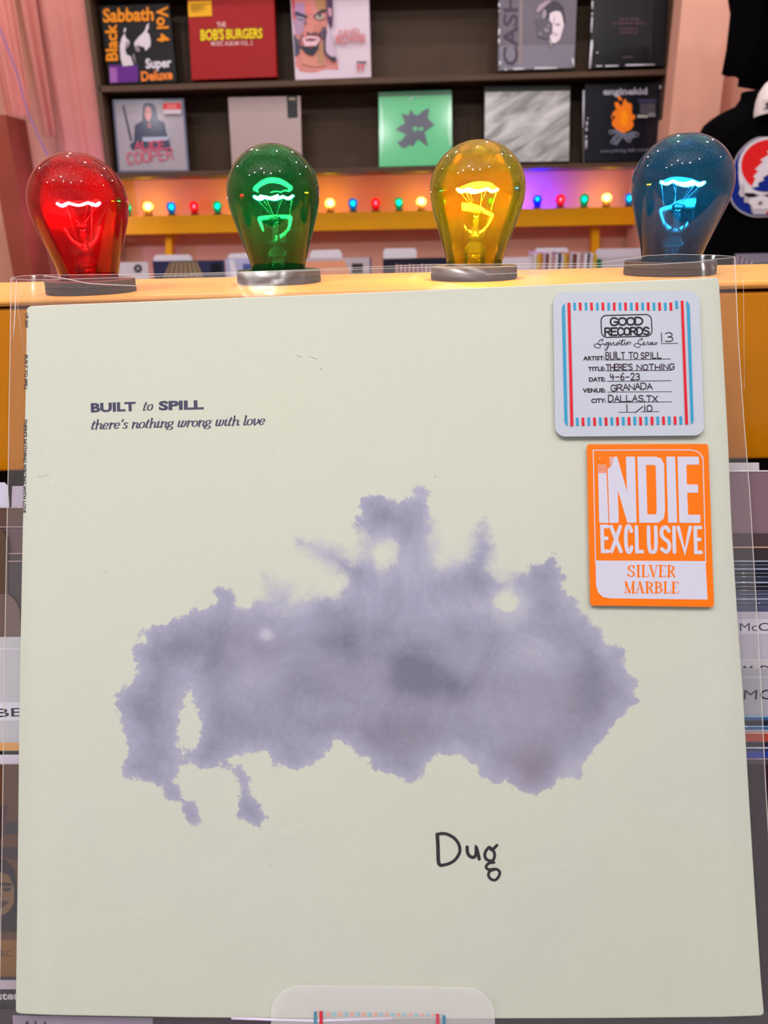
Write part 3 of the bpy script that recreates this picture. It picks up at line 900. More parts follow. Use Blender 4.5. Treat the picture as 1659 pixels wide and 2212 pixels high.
# emblem, in the pixels of its enlarged view
CX, CY = 800, 800
def ell(cx, cy, rx, ry, n=40, a0=0, a1=2 * math.pi):
    return [(cx + rx * math.cos(a0 + (a1 - a0) * k / n), cy + ry * math.sin(a0 + (a1 - a0) * k / n)) for k in range(n + (a1 - a0 < 6.2))]
out = [(630, 235), (520, 290), (400, 400), (320, 520), (280, 650), (265, 800), (240, 950), (235, 1060), (270, 1170), (350, 1260), (450, 1320), (560, 1355), (680, 1360), (800, 1355), (940, 1340), (1080, 1290), (1200, 1190), (1290, 1060), (1320, 900), (1310, 700), (1250, 520), (1130, 370), (980, 280), (800, 235)]
a.poly(cat(out + out[:1], 4), (178, 176, 186))
inner = [(CX - 20 + (x - CX + 20) * .962, CY + (y - CY) * .965) for x, y in out]
a.poly(cat(inner + inner[:1], 4), (4, 38, 140))
a.poly(ell(810, 640, 452, 410), (222, 220, 232))
a.poly(ell(810, 640, 412, 372), (228, 28, 34))
a.poly([(540, 945), (620, 880), (760, 760), (860, 640), (1000, 480), (1215, 560), (1220, 700), (1160, 850), (1060, 950), (900, 1005), (700, 1005), (600, 985)], (4, 38, 140))
a.poly([(540, 945), (640, 930), (630, 880), (720, 840), (700, 805), (800, 745), (780, 700), (880, 620), (850, 570), (950, 480), (930, 430), (1040, 320), (760, 430), (790, 480), (660, 560), (710, 575), (590, 690), (640, 710), (565, 795), (600, 810)], (226, 224, 236))
SKL = (226, 224, 234)
a.poly([(355, 700), (370, 880), (385, 950), (365, 1030), (400, 1080), (440, 1060), (445, 1020), (560, 1020), (680, 1060), (800, 1020), (950, 1030), (1060, 1020), (1160, 960), (1190, 860), (1100, 940), (960, 990), (820, 1010), (690, 1020), (600, 990), (520, 940), (440, 880), (400, 800)], SKL)
a.poly([(440, 1060), (520, 1085), (640, 1060), (760, 1060), (900, 1085), (980, 1060), (960, 1130), (880, 1160), (850, 1200), (840, 1300), (760, 1320), (570, 1320), (545, 1290), (530, 1190), (500, 1160), (440, 1150)], SKL)
a.poly([(445, 1020), (560, 1025), (630, 1060), (590, 1080), (500, 1085), (450, 1060)], (12, 12, 16))
a.poly([(730, 1060), (800, 1030), (900, 1030), (950, 1060), (880, 1085), (780, 1080)], (12, 12, 16))
a.poly([(650, 1140), (665, 1135), (660, 1185), (635, 1185)], (30, 28, 40)); a.poly([(680, 1135), (695, 1140), (690, 1185), (668, 1185)], (30, 28, 40))
for k in range(7):
    a.stroke([(570 + k * 36, 1250), (568 + k * 37, 1312)], 9, (120, 116, 128))
a.stroke([(555, 1245), (830, 1245)], 5, (150, 146, 158))
for pts in ([(400, 900), (415, 970), (395, 1030)], [(425, 890), (440, 960), (420, 1040)], [(440, 1090), (520, 1110)], [(450, 1120), (500, 1140)], [(540, 1180), (560, 1290)]):
    a.stroke(pts, 7, (110, 106, 118))
a.poly([(750, 1290), (840, 1250), (840, 1310), (760, 1322)], (200, 20, 30))
a.build('emblem', sh, .6, label='round emblem with white skull and lightning bolt on red and blue')
cp = empty('baseball_cap', PY(1670, 250, YT + .05), 'white cap resting on the neck of the dress form', 'cap')
def cap_mesh():
    c = PY(1686, 244, YT + .02)
    R = PY(1686, 244, YT + .02).x - PY(1633, 244, YT + .02).x
    prof = [(R, -.01), (R * 1.0, .015), (R * .97, .04), (R * .88, .066), (R * .7, .088), (R * .45, .102), (R * .2, .108), (.002, .110)]
    return lathe(prof, c, (0, .1, 1), 32)
mk('crown', *cap_mesh(), solid((232, 226, 226), .8), cp, smooth=True)
a = Art(Plane(PY(1650, 232, YT - .066), (0, -1, .1)), 0, .0006)
a.poly([(1645, 216), (1664, 214), (1664, 243), (1646, 240)], (205, 196, 198)); a.poly([(1648, 219), (1664, 217), (1664, 240), (1649, 237)], (222, 214, 214))
a.blob(1658, 226, 5, 6, (90, 80, 90)); a.rect(1651, 232, 1664, 236, (80, 72, 80))
a.build('patch', cp, .6)
# upper shirt, hanging from above
t3 = empty('t_shirt', PY(1640, -40, YT + .3), 'plain black T-shirt hanging above the white cap', 'shirt', 'black T-shirts at the right edge')
hem = [(1597, -140), (1590, 20), (1575, 105), (1566, 158), (1580, 162), (1596, 172), (1605, 186), (1632, 192), (1665, 196), (1760, 200)]
Y3 = 2.9
v = []
NX = 26
for side in (0, 1):
    for (x0, y0) in hem[:4]:
        pass
rows = [(-200, 1600), (-60, 1594), (20, 1590), (105, 1575), (158, 1566)]
v, f = [], []
xs = [0, .06, .12, .2, .3, .42, .55, .7, .85, 1]
for j, (yy, xl) in enumerate(rows):
    for i, s in enumerate(xs):
        px = xl + (1800 - xl) * s
        py = yy + (0 if j < 4 else [0, 4, 14, 28, 34, 38, 40, 42, 44, 44][i])
        P = PY(px, py, Y3)
        P.y += .03 * math.sin(i * 1.7 + j * .3) - .05 * math.sin(math.pi * s)
        v.append(P)
n = len(xs)
for j in range(len(rows) - 1):
    for i in range(n - 1):
        f.append((j * n + i, j * n + i + 1, (j + 1) * n + i + 1, (j + 1) * n + i))
o = mk('shirt_body', v, f, SHIRT, t3, smooth=True)
sm_ = o.modifiers.new('s', 'SOLIDIFY'); sm_.thickness = .05; sm_.offset = 1

# ================================================================ near rail
rail = empty('display_rail', (0, .42, CZ - .12), 'near yellow painted rail under the four big coloured bulbs', 'rail')
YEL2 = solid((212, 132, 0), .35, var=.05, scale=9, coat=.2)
YELTOP = solid((242, 172, 84), .42, var=.04, scale=12, stretch=(1, 12, 1))  # rail yellow made paler, with the bulbs' light in the colour
YF = .383
fl, fr = PY(-600, 659.0, YF), PY(2260, 591.1, YF)
zr = lambda x: fl.z + (fr.z - fl.z) * (x - fl.x) / (fr.x - fl.x)
bl, br = PZ(-600, 624.7, fl.z), PZ(2260, 555.3, fr.z)
YB = (bl.y + br.y) / 2
bl, br = Vector((bl.x, bl.y, fl.z)), Vector((br.x, br.y, fr.z))
v = [fl, fr, br, bl] + [p - Vector((0, 0, .0040)) for p in (fl, fr, br, bl)]
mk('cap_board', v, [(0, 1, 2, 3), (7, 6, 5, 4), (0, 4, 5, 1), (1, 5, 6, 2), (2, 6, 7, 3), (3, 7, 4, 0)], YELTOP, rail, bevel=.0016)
a0, a1 = PY(-600, 679.9, YF + .002), PY(2260, 615.6, YF + .002)
b1, b0 = PY(2260, 981.7, YF + .002), PY(-600, 1029.3, YF + .002)
v, f = slab([a0, a1, b1, b0], (0, -1, 0), .036)
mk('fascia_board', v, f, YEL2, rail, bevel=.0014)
gz = Vector((0, .004, .0))
v, f = slab([a0 + gz + Vector((0, 0, .0012)), a1 + gz + Vector((0, 0, .0012)), a1 + gz - Vector((0, 0, .004)), a0 + gz - Vector((0, 0, .004))], (0, -1, 0), .03)
mk('gap_strip', v, f, solid((15, 12, 10), .8), rail)

# ================================================================ coloured bulbs
PROF = [(.0150, -.0060), (.0163, 0), (.0174, .0046), (.0187, .0092), (.0204, .0140), (.0221, .0190), (.0242, .0252), (.0262, .0312), (.0275, .0365), (.0280, .0417)]
for k in range(1, 15):
    t_ = math.pi / 2 * k / 15
    PROF.append((.0280 * math.cos(t_), .0417 + .0265 * math.sin(t_)))
PROF.append((.0004, .0682))
GC = {'red': ((.50, .005, .007), (1.0, .01, .02)), 'green': ((.008, .11, .022), (.01, .75, .16)),
      'yellow': ((.95, .68, .02), (1.0, .76, .02)), 'blue': ((.005, .07, .19), (.01, .45, .85))}
FIL = {'red': (1.0, .55, .42), 'green': (.45, 1.0, .75), 'yellow': (1.0, .9, .45), 'blue': (.55, .95, 1.0)}
LPOW = {'red': .50, 'green': .5, 'yellow': .55, 'blue': .5}
WOOD = solid((58, 46, 41), .8, var=.25, scale=400)
WOOD2 = solid((70, 56, 50), .8, var=.25, scale=400)
def stem_material(col):
    nt = NT('stem_glass')
    fr_ = nt.n('Fresnel', {0: 1.7})
    tr = nt.n('BsdfTransparent', {0: (.96, .96, .96, 1)})
    gl = nt.n('BsdfAnisotropic', {0: (1, 1, 1, 1), 'Roughness': .12})
    df_ = nt.n('BsdfDiffuse', {0: (1, 1, 1, 1)})
    m1 = nt.n('MixShader', {0: .07, 1: tr, 2: df_})
    return nt.fin(nt.n('MixShader', {0: fr_, 1: m1, 2: gl}))
STEM = stem_material(None)
def tilted(c, ax, x, y, h):
    """a place in the bulb's own frame: x right, y away, h along its axis"""
    ux = Vector((1, 0, 0)); ux = (ux - ax * ux.dot(ax)).normalized()
    uy = ax.cross(ux)
    return Vector(c) + ux * x + uy * y + ax * h
def big_bulb(color, px, py, tilt, rot, lab, dw=182):
    x0 = PZ(px, py, CZ - .032).x
    zt = zr(x0)
    c0 = PZ(px, py, zt)
    S_ = dw / FPX * (c0 + Vector((0, .024, 0)) - CAM).dot(FW) / .0505
    kf = (c0.y + .0246 * S_) / c0.y
    c = Vector((c0.x * kf, c0.y * kf, c0.z))
    t = empty('light_bulb', c, lab, 'light bulb', 'big lit coloured bulbs on the near yellow rail')
    m = MB().add(lathe([(.0165, 0), (.0244, 0), (.0248, .0004), (.0248, .0033), (.0244, .0035), (.0165, .0035)], c, seg=56))
    m.f.append((0, 0, 0)) if False else None
    mk('socket_ring', m.v, m.f, WOOD, t)
    m = MB().add(lathe([(.0170, .0036), (.0242, .0036), (.0247, .0040), (.0247, .0068), (.0243, .0071), (.0174, .0071), (.0170, .0060), (.0170, .0036)], c, seg=56))
    mk('socket_ring', m.v, m.f, WOOD2, t)
    ax = Vector((tilt, 0, 1)).normalized()
    b = c + Vector((0, 0, .0071))
    g, tl = GC[color]
    PB = [(r_ * .95, h_ * {'red': .975, 'green': 1.0, 'yellow': .965, 'blue': .955}[color]) for r_, h_ in PROF]
    mat = bulb_glass(color + '_bulb_glass', g, {'yellow': .30, 'red': .27, 'green': .22, 'blue': .22}[color], dust=.20, dustcol=tuple(.8 * c for c in tl), wide={'red': .055, 'green': .03, 'yellow': .06, 'blue': .028}[color])
    v, f = lathe(PB, b, ax, 64)
    gl_ = mk('glass_envelope', v, f, mat, t, smooth=True)
    # filament: a coil strung in an open ring over support wires
    fm = MB()
    R = .0108
    ang = [rot + math.radians(q) for q in range(0, 281, 56)]
    hz = .0405
    pts = []
    for i, q in enumerate(ang):
        p = tilted(b, ax, R * math.cos(q), R * math.sin(q), hz)
        if i:
            pm = (pts[-1] + p) / 2 - ax * .0012
            pts += cat([pts[-1], pm, p], 6)[1:]
            pts = [Vector(z) for z in pts]
        else:
            pts.append(p)
    fm.add(tube(pts, .00075, 6))
    mk('filament', fm.v, fm.f, glow(FIL[color], {'red': 800.0, 'green': 700.0, 'yellow': 600.0, 'blue': 700.0}[color]), t, smooth=True)
    wm = MB()
    top = tilted(b, ax, 0, 0, .0285)
    for i, q in enumerate(ang):
        p = tilted(b, ax, R * math.cos(q), R * math.sin(q), hz)
        if i in (0, 5):
            foot = tilted(b, ax, .0042 * math.cos(q), .0042 * math.sin(q), .0145)
            wm.add(tube([p, foot], .00022, 5))
        else:
            wm.add(tube([p, top], .00012, 5))
    mk('support_wire', wm.v, wm.f, solid((190, 190, 190), .25, metal=.6), t)
    sp = [(.0062, -.006), (.0064, .006), (.0058, .0095), (.0040, .0118), (.0036, .0140), (.0040, .0155), (.0032, .0165), (.0020, .0172), (.0019, .0262), (.0030, .0272), (.0036, .0285), (.0026, .0296), (.0003, .0300)]
    v, f = lathe(sp, b, ax, 28)
    mk('glass_stem', v, f, STEM, t, smooth=True)
    v, f = lathe([(.0003, .0062), (.0030, .0058), (.0052, .0030), (.0050, .0)], b, ax, 20)
    mk('glass_stem', v, f, STEM, t, smooth=True)
    t.scale = (S_, S_, S_)
    return t
big_bulb('red', 200, 639, -.005, 2.6, 'big lit red glass bulb on a black wooden ring, leftmost on the near rail', 188)
big_bulb('green', 604, 616.5, -.005, .2, 'big lit green glass bulb on a black wooden ring on the near rail')
big_bulb('yellow', 1023, 608.5, .024, 1.2, 'big lit yellow glass bulb on a brown wooden ring on the near rail', 188)
big_bulb('blue', 1444, 598.5, .048, 2.9, 'big lit blue glass bulb on a black wooden ring, rightmost on the near rail', 193)

# ---- the far row of small bulbs: one of each colour is built, the rest are copies
K = .80
SPROF = [(r * K, h * K) for r, h in PROF[::2]] + [(.0003, .0682 * K)]
SMC = {'red': ((.75, .01, .02), (1.0, .03, .06), (1, .03, .04)), 'green': ((.0, .42, .22), (.0, .7, .42), (.05, 1, .45)),
       'yellow': ((.95, .65, .05), (1, .75, .25), (1, .74, .32)), 'blue': ((.0, .25, .6), (.0, .4, .9), (.03, .35, 1))}
protos = {}
def small_bulb(color, px, where, deep=False):
    y = 471.5 + (px - 150) * (445.2 - 470) / 1300 - 1.6
    pos = PY(px, y, 3.875)
    lab = 'small %s bulb on the far beam, %s' % (color, where)
    key = color + ('d' if deep else '')
    if key not in protos:
        t = empty('light_bulb', pos, lab, 'light bulb', 'small lit bulbs on the far yellow beam')
        g, tl, lc = SMC[color]
        if deep: g, tl, lc = (.0, .06, .7), (.0, .08, .9), (.0, .02, 1)
        mk('socket_ring', *lathe([(.004, 0), (.0190, 0), (.0190, .006), (.004, .006)], pos, seg=24), WOOD, t)
        mk('glass_envelope', *lathe(SPROF, pos + Vector((0, 0, .006)), seg=24), bulb_glass('small_%s_glass' % key, g, .45, dust=0, rough=.05, dustcol=tl), t, smooth=True)
        c = pos + Vector((0, 0, .036))
        s = 9 if deep else 40
        mk('filament', *lathe([(.0004, -.0062), (.0045, -.004), (.0058, .0), (.0045, .004), (.0004, .0062)], c, seg=12),
           glow(FIL[color] if not deep else (.1, .4, 1), s), t, smooth=True)
        l = lamp('bulb_or_added_light', (0, 0, 0), {'red': 1.5, 'green': .3, 'yellow': 5.0, 'blue': .5}[color] * (80 if deep else 1), lc, .004)
        l.parent = t
        l.location = (0, 0, .040)
        protos[key] = t
        return t
    src = protos[key]
    r = src.copy()
    COL.objects.link(r)
    r.location = pos
    r['label'] = lab
    for ch in list(src.children):
        d = ch.copy()
        COL.objects.link(d)
        d.parent = r
    return r
for color, px, where in [
    ('blue', 178, 'hidden by the big red bulb'), ('red', 227, 'hidden right behind the big red bulb'),
    ('green', 277, 'half hidden by the big red bulb'), ('yellow', 322, 'first clear one right of the big red bulb'),
    ('blue', 372, 'midway between the big red and green bulbs'), ('red', 421, 'between the big red and green bulbs'),
    ('green', 471, 'just left of the big green bulb'), ('yellow', 520, 'hidden by the big green bulb'),
    ('blue', 568, 'hidden by the big green bulb'), ('red', 617, 'hidden behind the big green bulb'),
    ('green', 665, 'hidden by the big green bulb'), ('yellow', 714, 'just right of the big green bulb'),
    ('blue', 763, 'between the big green and yellow bulbs'), ('red', 812, 'midway between the big green and yellow bulbs'),
    ('green', 862, 'second left from the big yellow bulb'), ('yellow', 910, 'just left of the big yellow bulb'),
    ('blue', 959, 'seen through the big yellow bulb'), ('red', 1008, 'behind the big yellow bulb'),
    ('green', 1060, 'seen through the big yellow bulb'), ('yellow', 1110, 'behind the big yellow bulb'),
    ('blue', 1160, 'before the deep blue glow'), ('red', 1210, 'between the big yellow and blue bulbs'),
    ('green', 1261, 'midway between the big yellow and blue bulbs'), ('yellow', 1309, 'between the big yellow and blue bulbs'),
    ('blue', 1358, 'half hidden by the big blue bulb'), ('red', 1408, 'hidden behind the big blue bulb')]:
    small_bulb(color, px, where, deep=(px == 1160))

# ================================================================ the cream record leaning in front
Nc = (-.04980346, .07871314, -.99563331)
NS = (RT * Nc[0] + UP * Nc[1] + FW * Nc[2]).normalized()
BLs = CAM + RT * -.15908512 + UP * -.21670728 + FW * .33175189
SL = Plane(BLs, NS)
rec = empty('record', SL.at(850, 2200), 'large cream white record sleeve with a grey cloud print, leaning on the near rail', 'record')
ol = [(57, 668), (60, 663), (66, 660.5), (120, 657.5), (300, 651), (600, 639), (829, 629.5), (1100, 618), (1400, 605), (1535, 599.5), (1547, 599), (1552, 602), (1554, 608),
      (1560, 700), (1574, 960), (1581, 1130), (1595, 1350), (1606, 1500), (1620, 1740), (1633, 1950), (1645, 2120), (1651, 2186), (1650, 2192), (1643, 2195),
      (1560, 2198), (1300, 2200.5), (850, 2202), (400, 2199), (120, 2194), (45, 2191), (36, 2189), (33, 2184), (34, 2100), (37, 1900), (40, 1600), (43, 1400), (48, 1150), (52, 960), (55, 800)]
CREAM = (214, 219, 198)
def cream_nodes(nt):
    tc = nt.n('TexCoord')
    n1 = nt.n('TexNoise', {'Vector': (tc, 3), 'Scale': 9.0, 'Detail': 2.0})
    n2 = nt.n('TexNoise', {'Vector': (tc, 3), 'Scale': 700.0, 'Detail': 2.0})
    c = nt.n('Mix', {0: n1, 6: lin((219, 226, 215)), 7: lin((226, 231, 210))}, data_type='RGBA')
    g = nt.n('MapRange', {0: n2, 1: .3, 2: .7, 3: .985, 4: 1.015})
    return tc, (c, 2), g
def cream():
    nt = NT('cream_card')
    tc, c, g = cream_nodes(nt)
    mx = nt.n('VectorMath', {0: c, 3: g}, operation='SCALE')
    return nt.fin(nt.n('BsdfPrincipled', {'Base Color': mx, 'Roughness': .6, 'Specular IOR Level': .25}))
fr_ = [SL.at(x, y) for x, y in ol]
bk = [p - NS * .0042 for p in fr_]
n = len(fr_)
mk('jacket', fr_ + bk, [tuple(range(n))[::-1], tuple(range(n, 2 * n))] + [(i, (i + 1) % n, n + (i + 1) % n, n + i) for i in range(n)], cream(), rec, bevel=.0009)

# cloud: a printed wash whose outline and tone are laid on a fine grid
vx, vy, kk = 200, 1000, .7354
OUT = [(68,705),(85,660),(120,645),(130,600),(115,550),(150,520),(130,505),(200,470),(290,430),(330,430),(360,425),(385,400),(350,380),(365,360),(400,378),(420,400),(425,425),(450,420),(480,400),(520,400),(510,370),(497,320),(530,350),(580,365),(590,400),(620,395),(660,380),(700,385),(735,370),(740,345),(700,310),(650,270),(600,225),(650,235),(710,245),(760,275),(785,265),(800,215),(775,180),(790,140),(780,100),(830,105),(860,95),(900,105),(935,95),(930,75),(975,60),(1000,80),(985,105),(995,150),(1000,210),(1020,250),(1010,290),(1060,285),(1105,270),(1115,230),(1135,170),(1160,150),(1168,200),(1185,250),(1170,300),(1200,340),(1240,330),(1275,320),(1270,290),(1330,285),(1350,265),(1390,335),(1385,370),(1430,410),(1450,450),(1490,480),(1510,530),(1560,550),(1565,610),(1600,640),(1600,690),(1570,740),(1520,770),(1500,820),(1470,850),(1430,880),(1430,930),(1395,925),(1350,950),(1300,970),(1250,960),(1215,930),(1180,945),(1140,920),(1110,880),(1080,860),(1010,860),(970,890),(945,945),(900,935),(850,905),(800,870),(765,835),(720,820),(690,850),(650,880),(600,905),(560,890),(500,850),(440,855),(400,870),(440,900),(465,930),(460,975),(490,985),(495,1020),(515,1040),(490,1070),(450,1050),(415,1045),(420,1000),(430,960),(410,910),(370,885),(330,890),(290,880),(250,890),(245,930),(265,970),(305,1000),(320,1060),(270,1050),(260,1010),(215,980),(200,955),(150,935),(90,915),(80,890),(110,850),(100,790),(80,740)]
STEP = 7.0
gx = np.arange(40, 1632, STEP)
gy = np.arange(40, 1092, STEP)
X, Y = np.meshgrid(gx, gy)
P = np.array(OUT, float)
Q = np.roll(P, -1, 0)
dmin = np.full(X.shape, 1e9)
ins = np.zeros(X.shape, bool)
for (ax_, ay_), (bx_, by_) in zip(P, Q):
    ex, ey = bx_ - ax_, by_ - ay_
    tt = np.clip(((X - ax_) * ex + (Y - ay_) * ey) / (ex * ex + ey * ey), 0, 1)
    dmin = np.minimum(dmin, np.hypot(X - ax_ - tt * ex, Y - ay_ - tt * ey))
    if ay_ != by_:
        cond = (ay_ > Y) != (by_ > Y)
        ins ^= cond & (X < (bx_ - ax_) * (Y - ay_) / (by_ - ay_) + ax_)
sd = np.where(ins, dmin, -dmin)
def hole(cx, cy, rx, ry, amt=1.0, soft=1.0):
    global sd
    d = (np.hypot((X - cx) / rx, (Y - cy) / ry) - 1) * min(rx, ry) * soft
    sd = np.minimum(sd, d) if amt == 1 else sd
hole(280, 782, 36, 92); hole(855, 268, 30, 36); hole(1217, 405, 28, 32); hole(300, 905, 38, 18)
def blobf(L):
    r = np.zeros(X.shape)
    for cx, cy, rx, ry, am in L:
        r += am * np.exp(-(((X - cx) / rx) ** 2 + ((Y - cy) / ry) ** 2))
    return r
tone = .46 + blobf([(290,540,130,70,.34),(760,510,110,65,.38),(930,600,90,70,.5),(1040,660,110,45,.4),(1460,660,70,90,.38),(860,140,60,45,.3),(1310,310,60,40,.3),(390,400,40,40,.25),(640,620,130,90,.22),(760,320,60,35,.3),(1140,310,40,60,.25),(900,790,180,60,.25),(1290,900,90,60,.3),(180,900,80,60,.12),(460,1010,50,60,.2),(280,1030,40,50,.2),(160,650,60,200,.16),(1150,520,120,80,.1),(350,840,60,60,.2),
    (600,430,70,50,-.4),(1090,430,110,50,-.28),(930,330,110,70,-.14),(1040,270,60,40,-.3),(510,505,22,18,-.6),(450,650,70,60,-.18),(830,260,70,50,-.3),(1230,420,70,60,-.35),(1290,560,120,60,-.25),(1240,730,140,60,-.12),(720,720,60,40,-.15),(930,650,40,30,.1),(210,810,90,60,-.1),(680,230,50,40,-.4),(560,350,50,40,-.2),(1400,430,50,60,-.2),(640,330,80,50,-.4),(1060,200,60,90,-.3),(1400,910,50,60,-.3)])
tone = np.clip(tone, 0.02, 1.05)
pinkish = blobf([(1280,890,70,80,.9),(1300,700,170,80,.35),(480,560,80,110,.25),(800,640,150,60,.25),(880,790,150,60,.3),(1010,690,90,40,.2),(260,560,100,60,-.0),(240,1030,60,40,.3)])
yup = blobf([(640,300,160,120,1),(560,360,90,60,.8),(1080,240,130,110,1),(900,260,120,60,.3),(1240,340,80,50,.6),(1460,470,80,60,.3),(780,260,80,60,.6)])
idx = -np.ones(X.shape, int)
keep = sd > -46
verts, A1, A2 = [], [], []
for j in range(X.shape[0]):
    for i in range(X.shape[1]):
        if keep[j, i]:
            idx[j, i] = len(verts)
            verts.append(SL.at(vx + X[j, i] * kk, vy + Y[j, i] * kk, .00005))
            A1.append((sd[j, i], tone[j, i], pinkish[j, i]))
            A2.append(yup[j, i])
faces = []
for j in range(X.shape[0] - 1):
    for i in range(X.shape[1] - 1):
        q = (idx[j, i], idx[j + 1, i], idx[j + 1, i + 1], idx[j, i + 1])
        if min(q) >= 0: faces.append(tuple(int(k) for k in q))
nt = NT('cloud_wash')
tc, cbase, g = cream_nodes(nt)
at = nt.n('Attribute', attribute_name='wash')
s3 = nt.n('SeparateXYZ', {0: (at, 1)})
at2 = nt.n('Attribute', attribute_name='wisp')
nA = nt.n('TexNoise', {'Vector': (tc, 3), 'Scale': 110.0, 'Detail': 9.0, 'Roughness': .74, 'Distortion': .2})
nB = nt.n('TexNoise', {'Vector': (tc, 3), 'Scale': 30.0, 'Detail': 8.0, 'Roughness': .6, 'Distortion': 1.2})
nC = nt.n('TexNoise', {'Vector': (tc, 3), 'Scale': 420.0, 'Detail': 4.0, 'Roughness': .7})
ea = math_(nt, 'MULTIPLY', math_(nt, 'SUBTRACT', nA, .5), 105.0)
e1 = math_(nt, 'ADD', (s3, 0), ea)
wid = math_(nt, 'ADD', math_(nt, 'MULTIPLY', (at2, 2), 34.0), 4.0)
al = nt.n('MapRange', {0: e1, 1: math_(nt, 'MULTIPLY', wid, -.75), 2: wid, 3: 0.0, 4: 1.0}, interpolation_type='SMOOTHSTEP')
tn = math_(nt, 'ADD', (s3, 1), math_(nt, 'MULTIPLY', math_(nt, 'SUBTRACT', nB, .5), .95))
tn = math_(nt, 'ADD', tn, math_(nt, 'MULTIPLY', math_(nt, 'SUBTRACT', nC, .5), .30), clamp=True)
rim = nt.n('MapRange', {0: e1, 1: 2.0, 2: 60.0, 3: .35, 4: 1.0})
tn2 = math_(nt, 'MULTIPLY', tn, rim)
cr = nt.n('ValToRGB', {0: tn2})
el = cr.color_ramp.elements
el[0].position, el[0].color = 0.0, lin((200, 203, 218))
el[1].position, el[1].color = 1.0, lin((118, 122, 148))
e = el.new(.30); e.color = lin((172, 173, 200))
e = el.new(.62); e.color = lin((152, 153, 176))
pk = nt.n('Mix', {0: math_(nt, 'MULTIPLY', (s3, 2), .38, True), 6: cr, 7: lin((164, 142, 160))}, data_type='RGBA')
mx = nt.n('Mix', {0: al, 6: cbase, 7: (pk, 2)}, data_type='RGBA')
m2 = nt.n('VectorMath', {0: (mx, 2), 3: g}, operation='SCALE')
wash = nt.fin(nt.n('BsdfPrincipled', {'Base Color': m2, 'Roughness': .6, 'Specular IOR Level': .25}))
cl = mk('cloud_print', verts, faces, wash, rec)
w1 = cl.data.attributes.new('wash', 'FLOAT_VECTOR', 'POINT'); w1.data.foreach_set('vector', [c for t3_ in A1 for c in t3_])
w2 = cl.data.attributes.new('wisp', 'FLOAT', 'POINT'); w2.data.foreach_set('value', A2)
cl['label'] = 'grey lavender watercolour cloud'

NAVY = (58, 60, 96)
a = Art(SL, .00008, .00002, (150, 820, .3014))
a.type('BUILT', (154, 232), (476, 221), 63, NAVY, bold=.045)
a.type('SPILL', (640, 217), (963, 209), 63, NAVY, bold=.045)
a.book('to', (522, 222), (595, 219), 42, 11, 4, NAVY, slant=.25)
a.book("there's nothing wrong with love", (150, 356), (1398, 322), 41, 12, 3.6, NAVY, slant=.25)
a.build('title_lettering', rec, .5)
a = Art(SL, .00012, .00002, (880, 1740, .18083))
BK = (14, 12, 20)
a.stroke([(357, 345), (365, 480), (368, 600), (375, 690), (405, 716)], 44, BK, smooth=True)
a.stroke([(357, 345), (420, 335), (480, 345), (560, 390), (612, 460), (628, 540), (600, 610), (550, 665), (480, 700), (405, 716)], 38, BK, smooth=True)
a.stroke([(714, 495), (718, 560), (745, 605), (790, 620), (820, 580), (822, 500), (840, 560), (858, 640)], 40, BK, smooth=True)
a.stroke([(1070, 475), (1010, 530), (975, 500), (930, 560), (930, 620), (965, 655), (1020, 655), (1042, 600), (1030, 545), (1000, 510)], 36, BK, smooth=True)
a.stroke([(1035, 680), (975, 690), (940, 730), (970, 765), (1060, 760), (1103, 795), (1090, 850), (1050, 890), (1000, 880), (968, 835), (985, 785), (1040, 765)], 34, BK, smooth=True)
a.build('signature', rec, .35, label='black marker signature')
a = Art(SL, .00012, .00002)
for s, y0, y1 in (('UP 060', 676, 707), ('BUILT TO SPILL', 766, 843), ("THERE'S NOTHING WRONG WITH LOVE", 905, 1108)):
    xa, xb = 55.5 - (y0 - 660) * .012, 55.5 - (y1 - 660) * .0125
    a.type(s, (xa - .8, y0), (xb - .8, y1), 6.5, (30, 27, 35), bold=.03)
a.build('spine_lettering', rec, .5)
a = Art(SL, .00012, .00002)
for (x, y, r) in [(693, 797, 1.6), (697, 800, 1.2), (106, 1050, 1.2), (87, 984, 1), (228, 1234, 1.3), (1076, 1455, 2.2), (191, 982, 1), (559, 971, 1), (590, 968, 1), (940, 1030, 1.4), (583, 1870, 1.4), (1183, 835, 1)]:
    a.blob(x, y, r, r * .8, (150, 150, 150), n=7)
a.stroke([(80, 1028), (92, 1029), (100, 1024), (108, 1031)], 0.7, (196, 200, 194))
a.stroke([(640, 766), (652, 770)], 1.0, (225, 228, 224)); a.stroke([(668, 768), (684, 774)], 1.2, (228, 230, 226))  # two small glints on the film, painted as pale strokes
a.build('scuff_and_glint_marks', rec, .5)

# ================================================================ clear bag round the record, with its stickers
bag = empty('plastic_bag', SL.at(850, 2210), 'clear glossy plastic bag around the cream record sleeve, open at the top', 'bag')
LE = [(24, 601), (22, 750), (18, 1010), (13, 1250), (9, 1500), (5, 1800), (0, 2100), (-2, 2214)]
RE = [(1587, 555), (1594, 720), (1606, 900), (1619, 1060), (1632, 1280), (1642, 1450), (1654, 1700), (1672, 2000), (1684, 2214)]
FT = [(24, 602), (60, 604.5), (110, 604), (300, 598.5), (620, 586), (930, 577), (1290, 574), (1420, 571), (1500, 566), (1545, 560), (1587, 556)]
BT = [(24, 600), (48, 596), (78, 594), (135, 594), (400, 591), (620, 584), (930, 571), (1290, 569), (1345, 561), (1400, 552), (1460, 549), (1540, 551), (1587, 554)]
FILM = film('clear_film', .03, .05, .05, 14.0)
BACKF = film('clear_back_film', .03, .10, .1, 14.0, milkcol=(.95, .85, .9, 1))
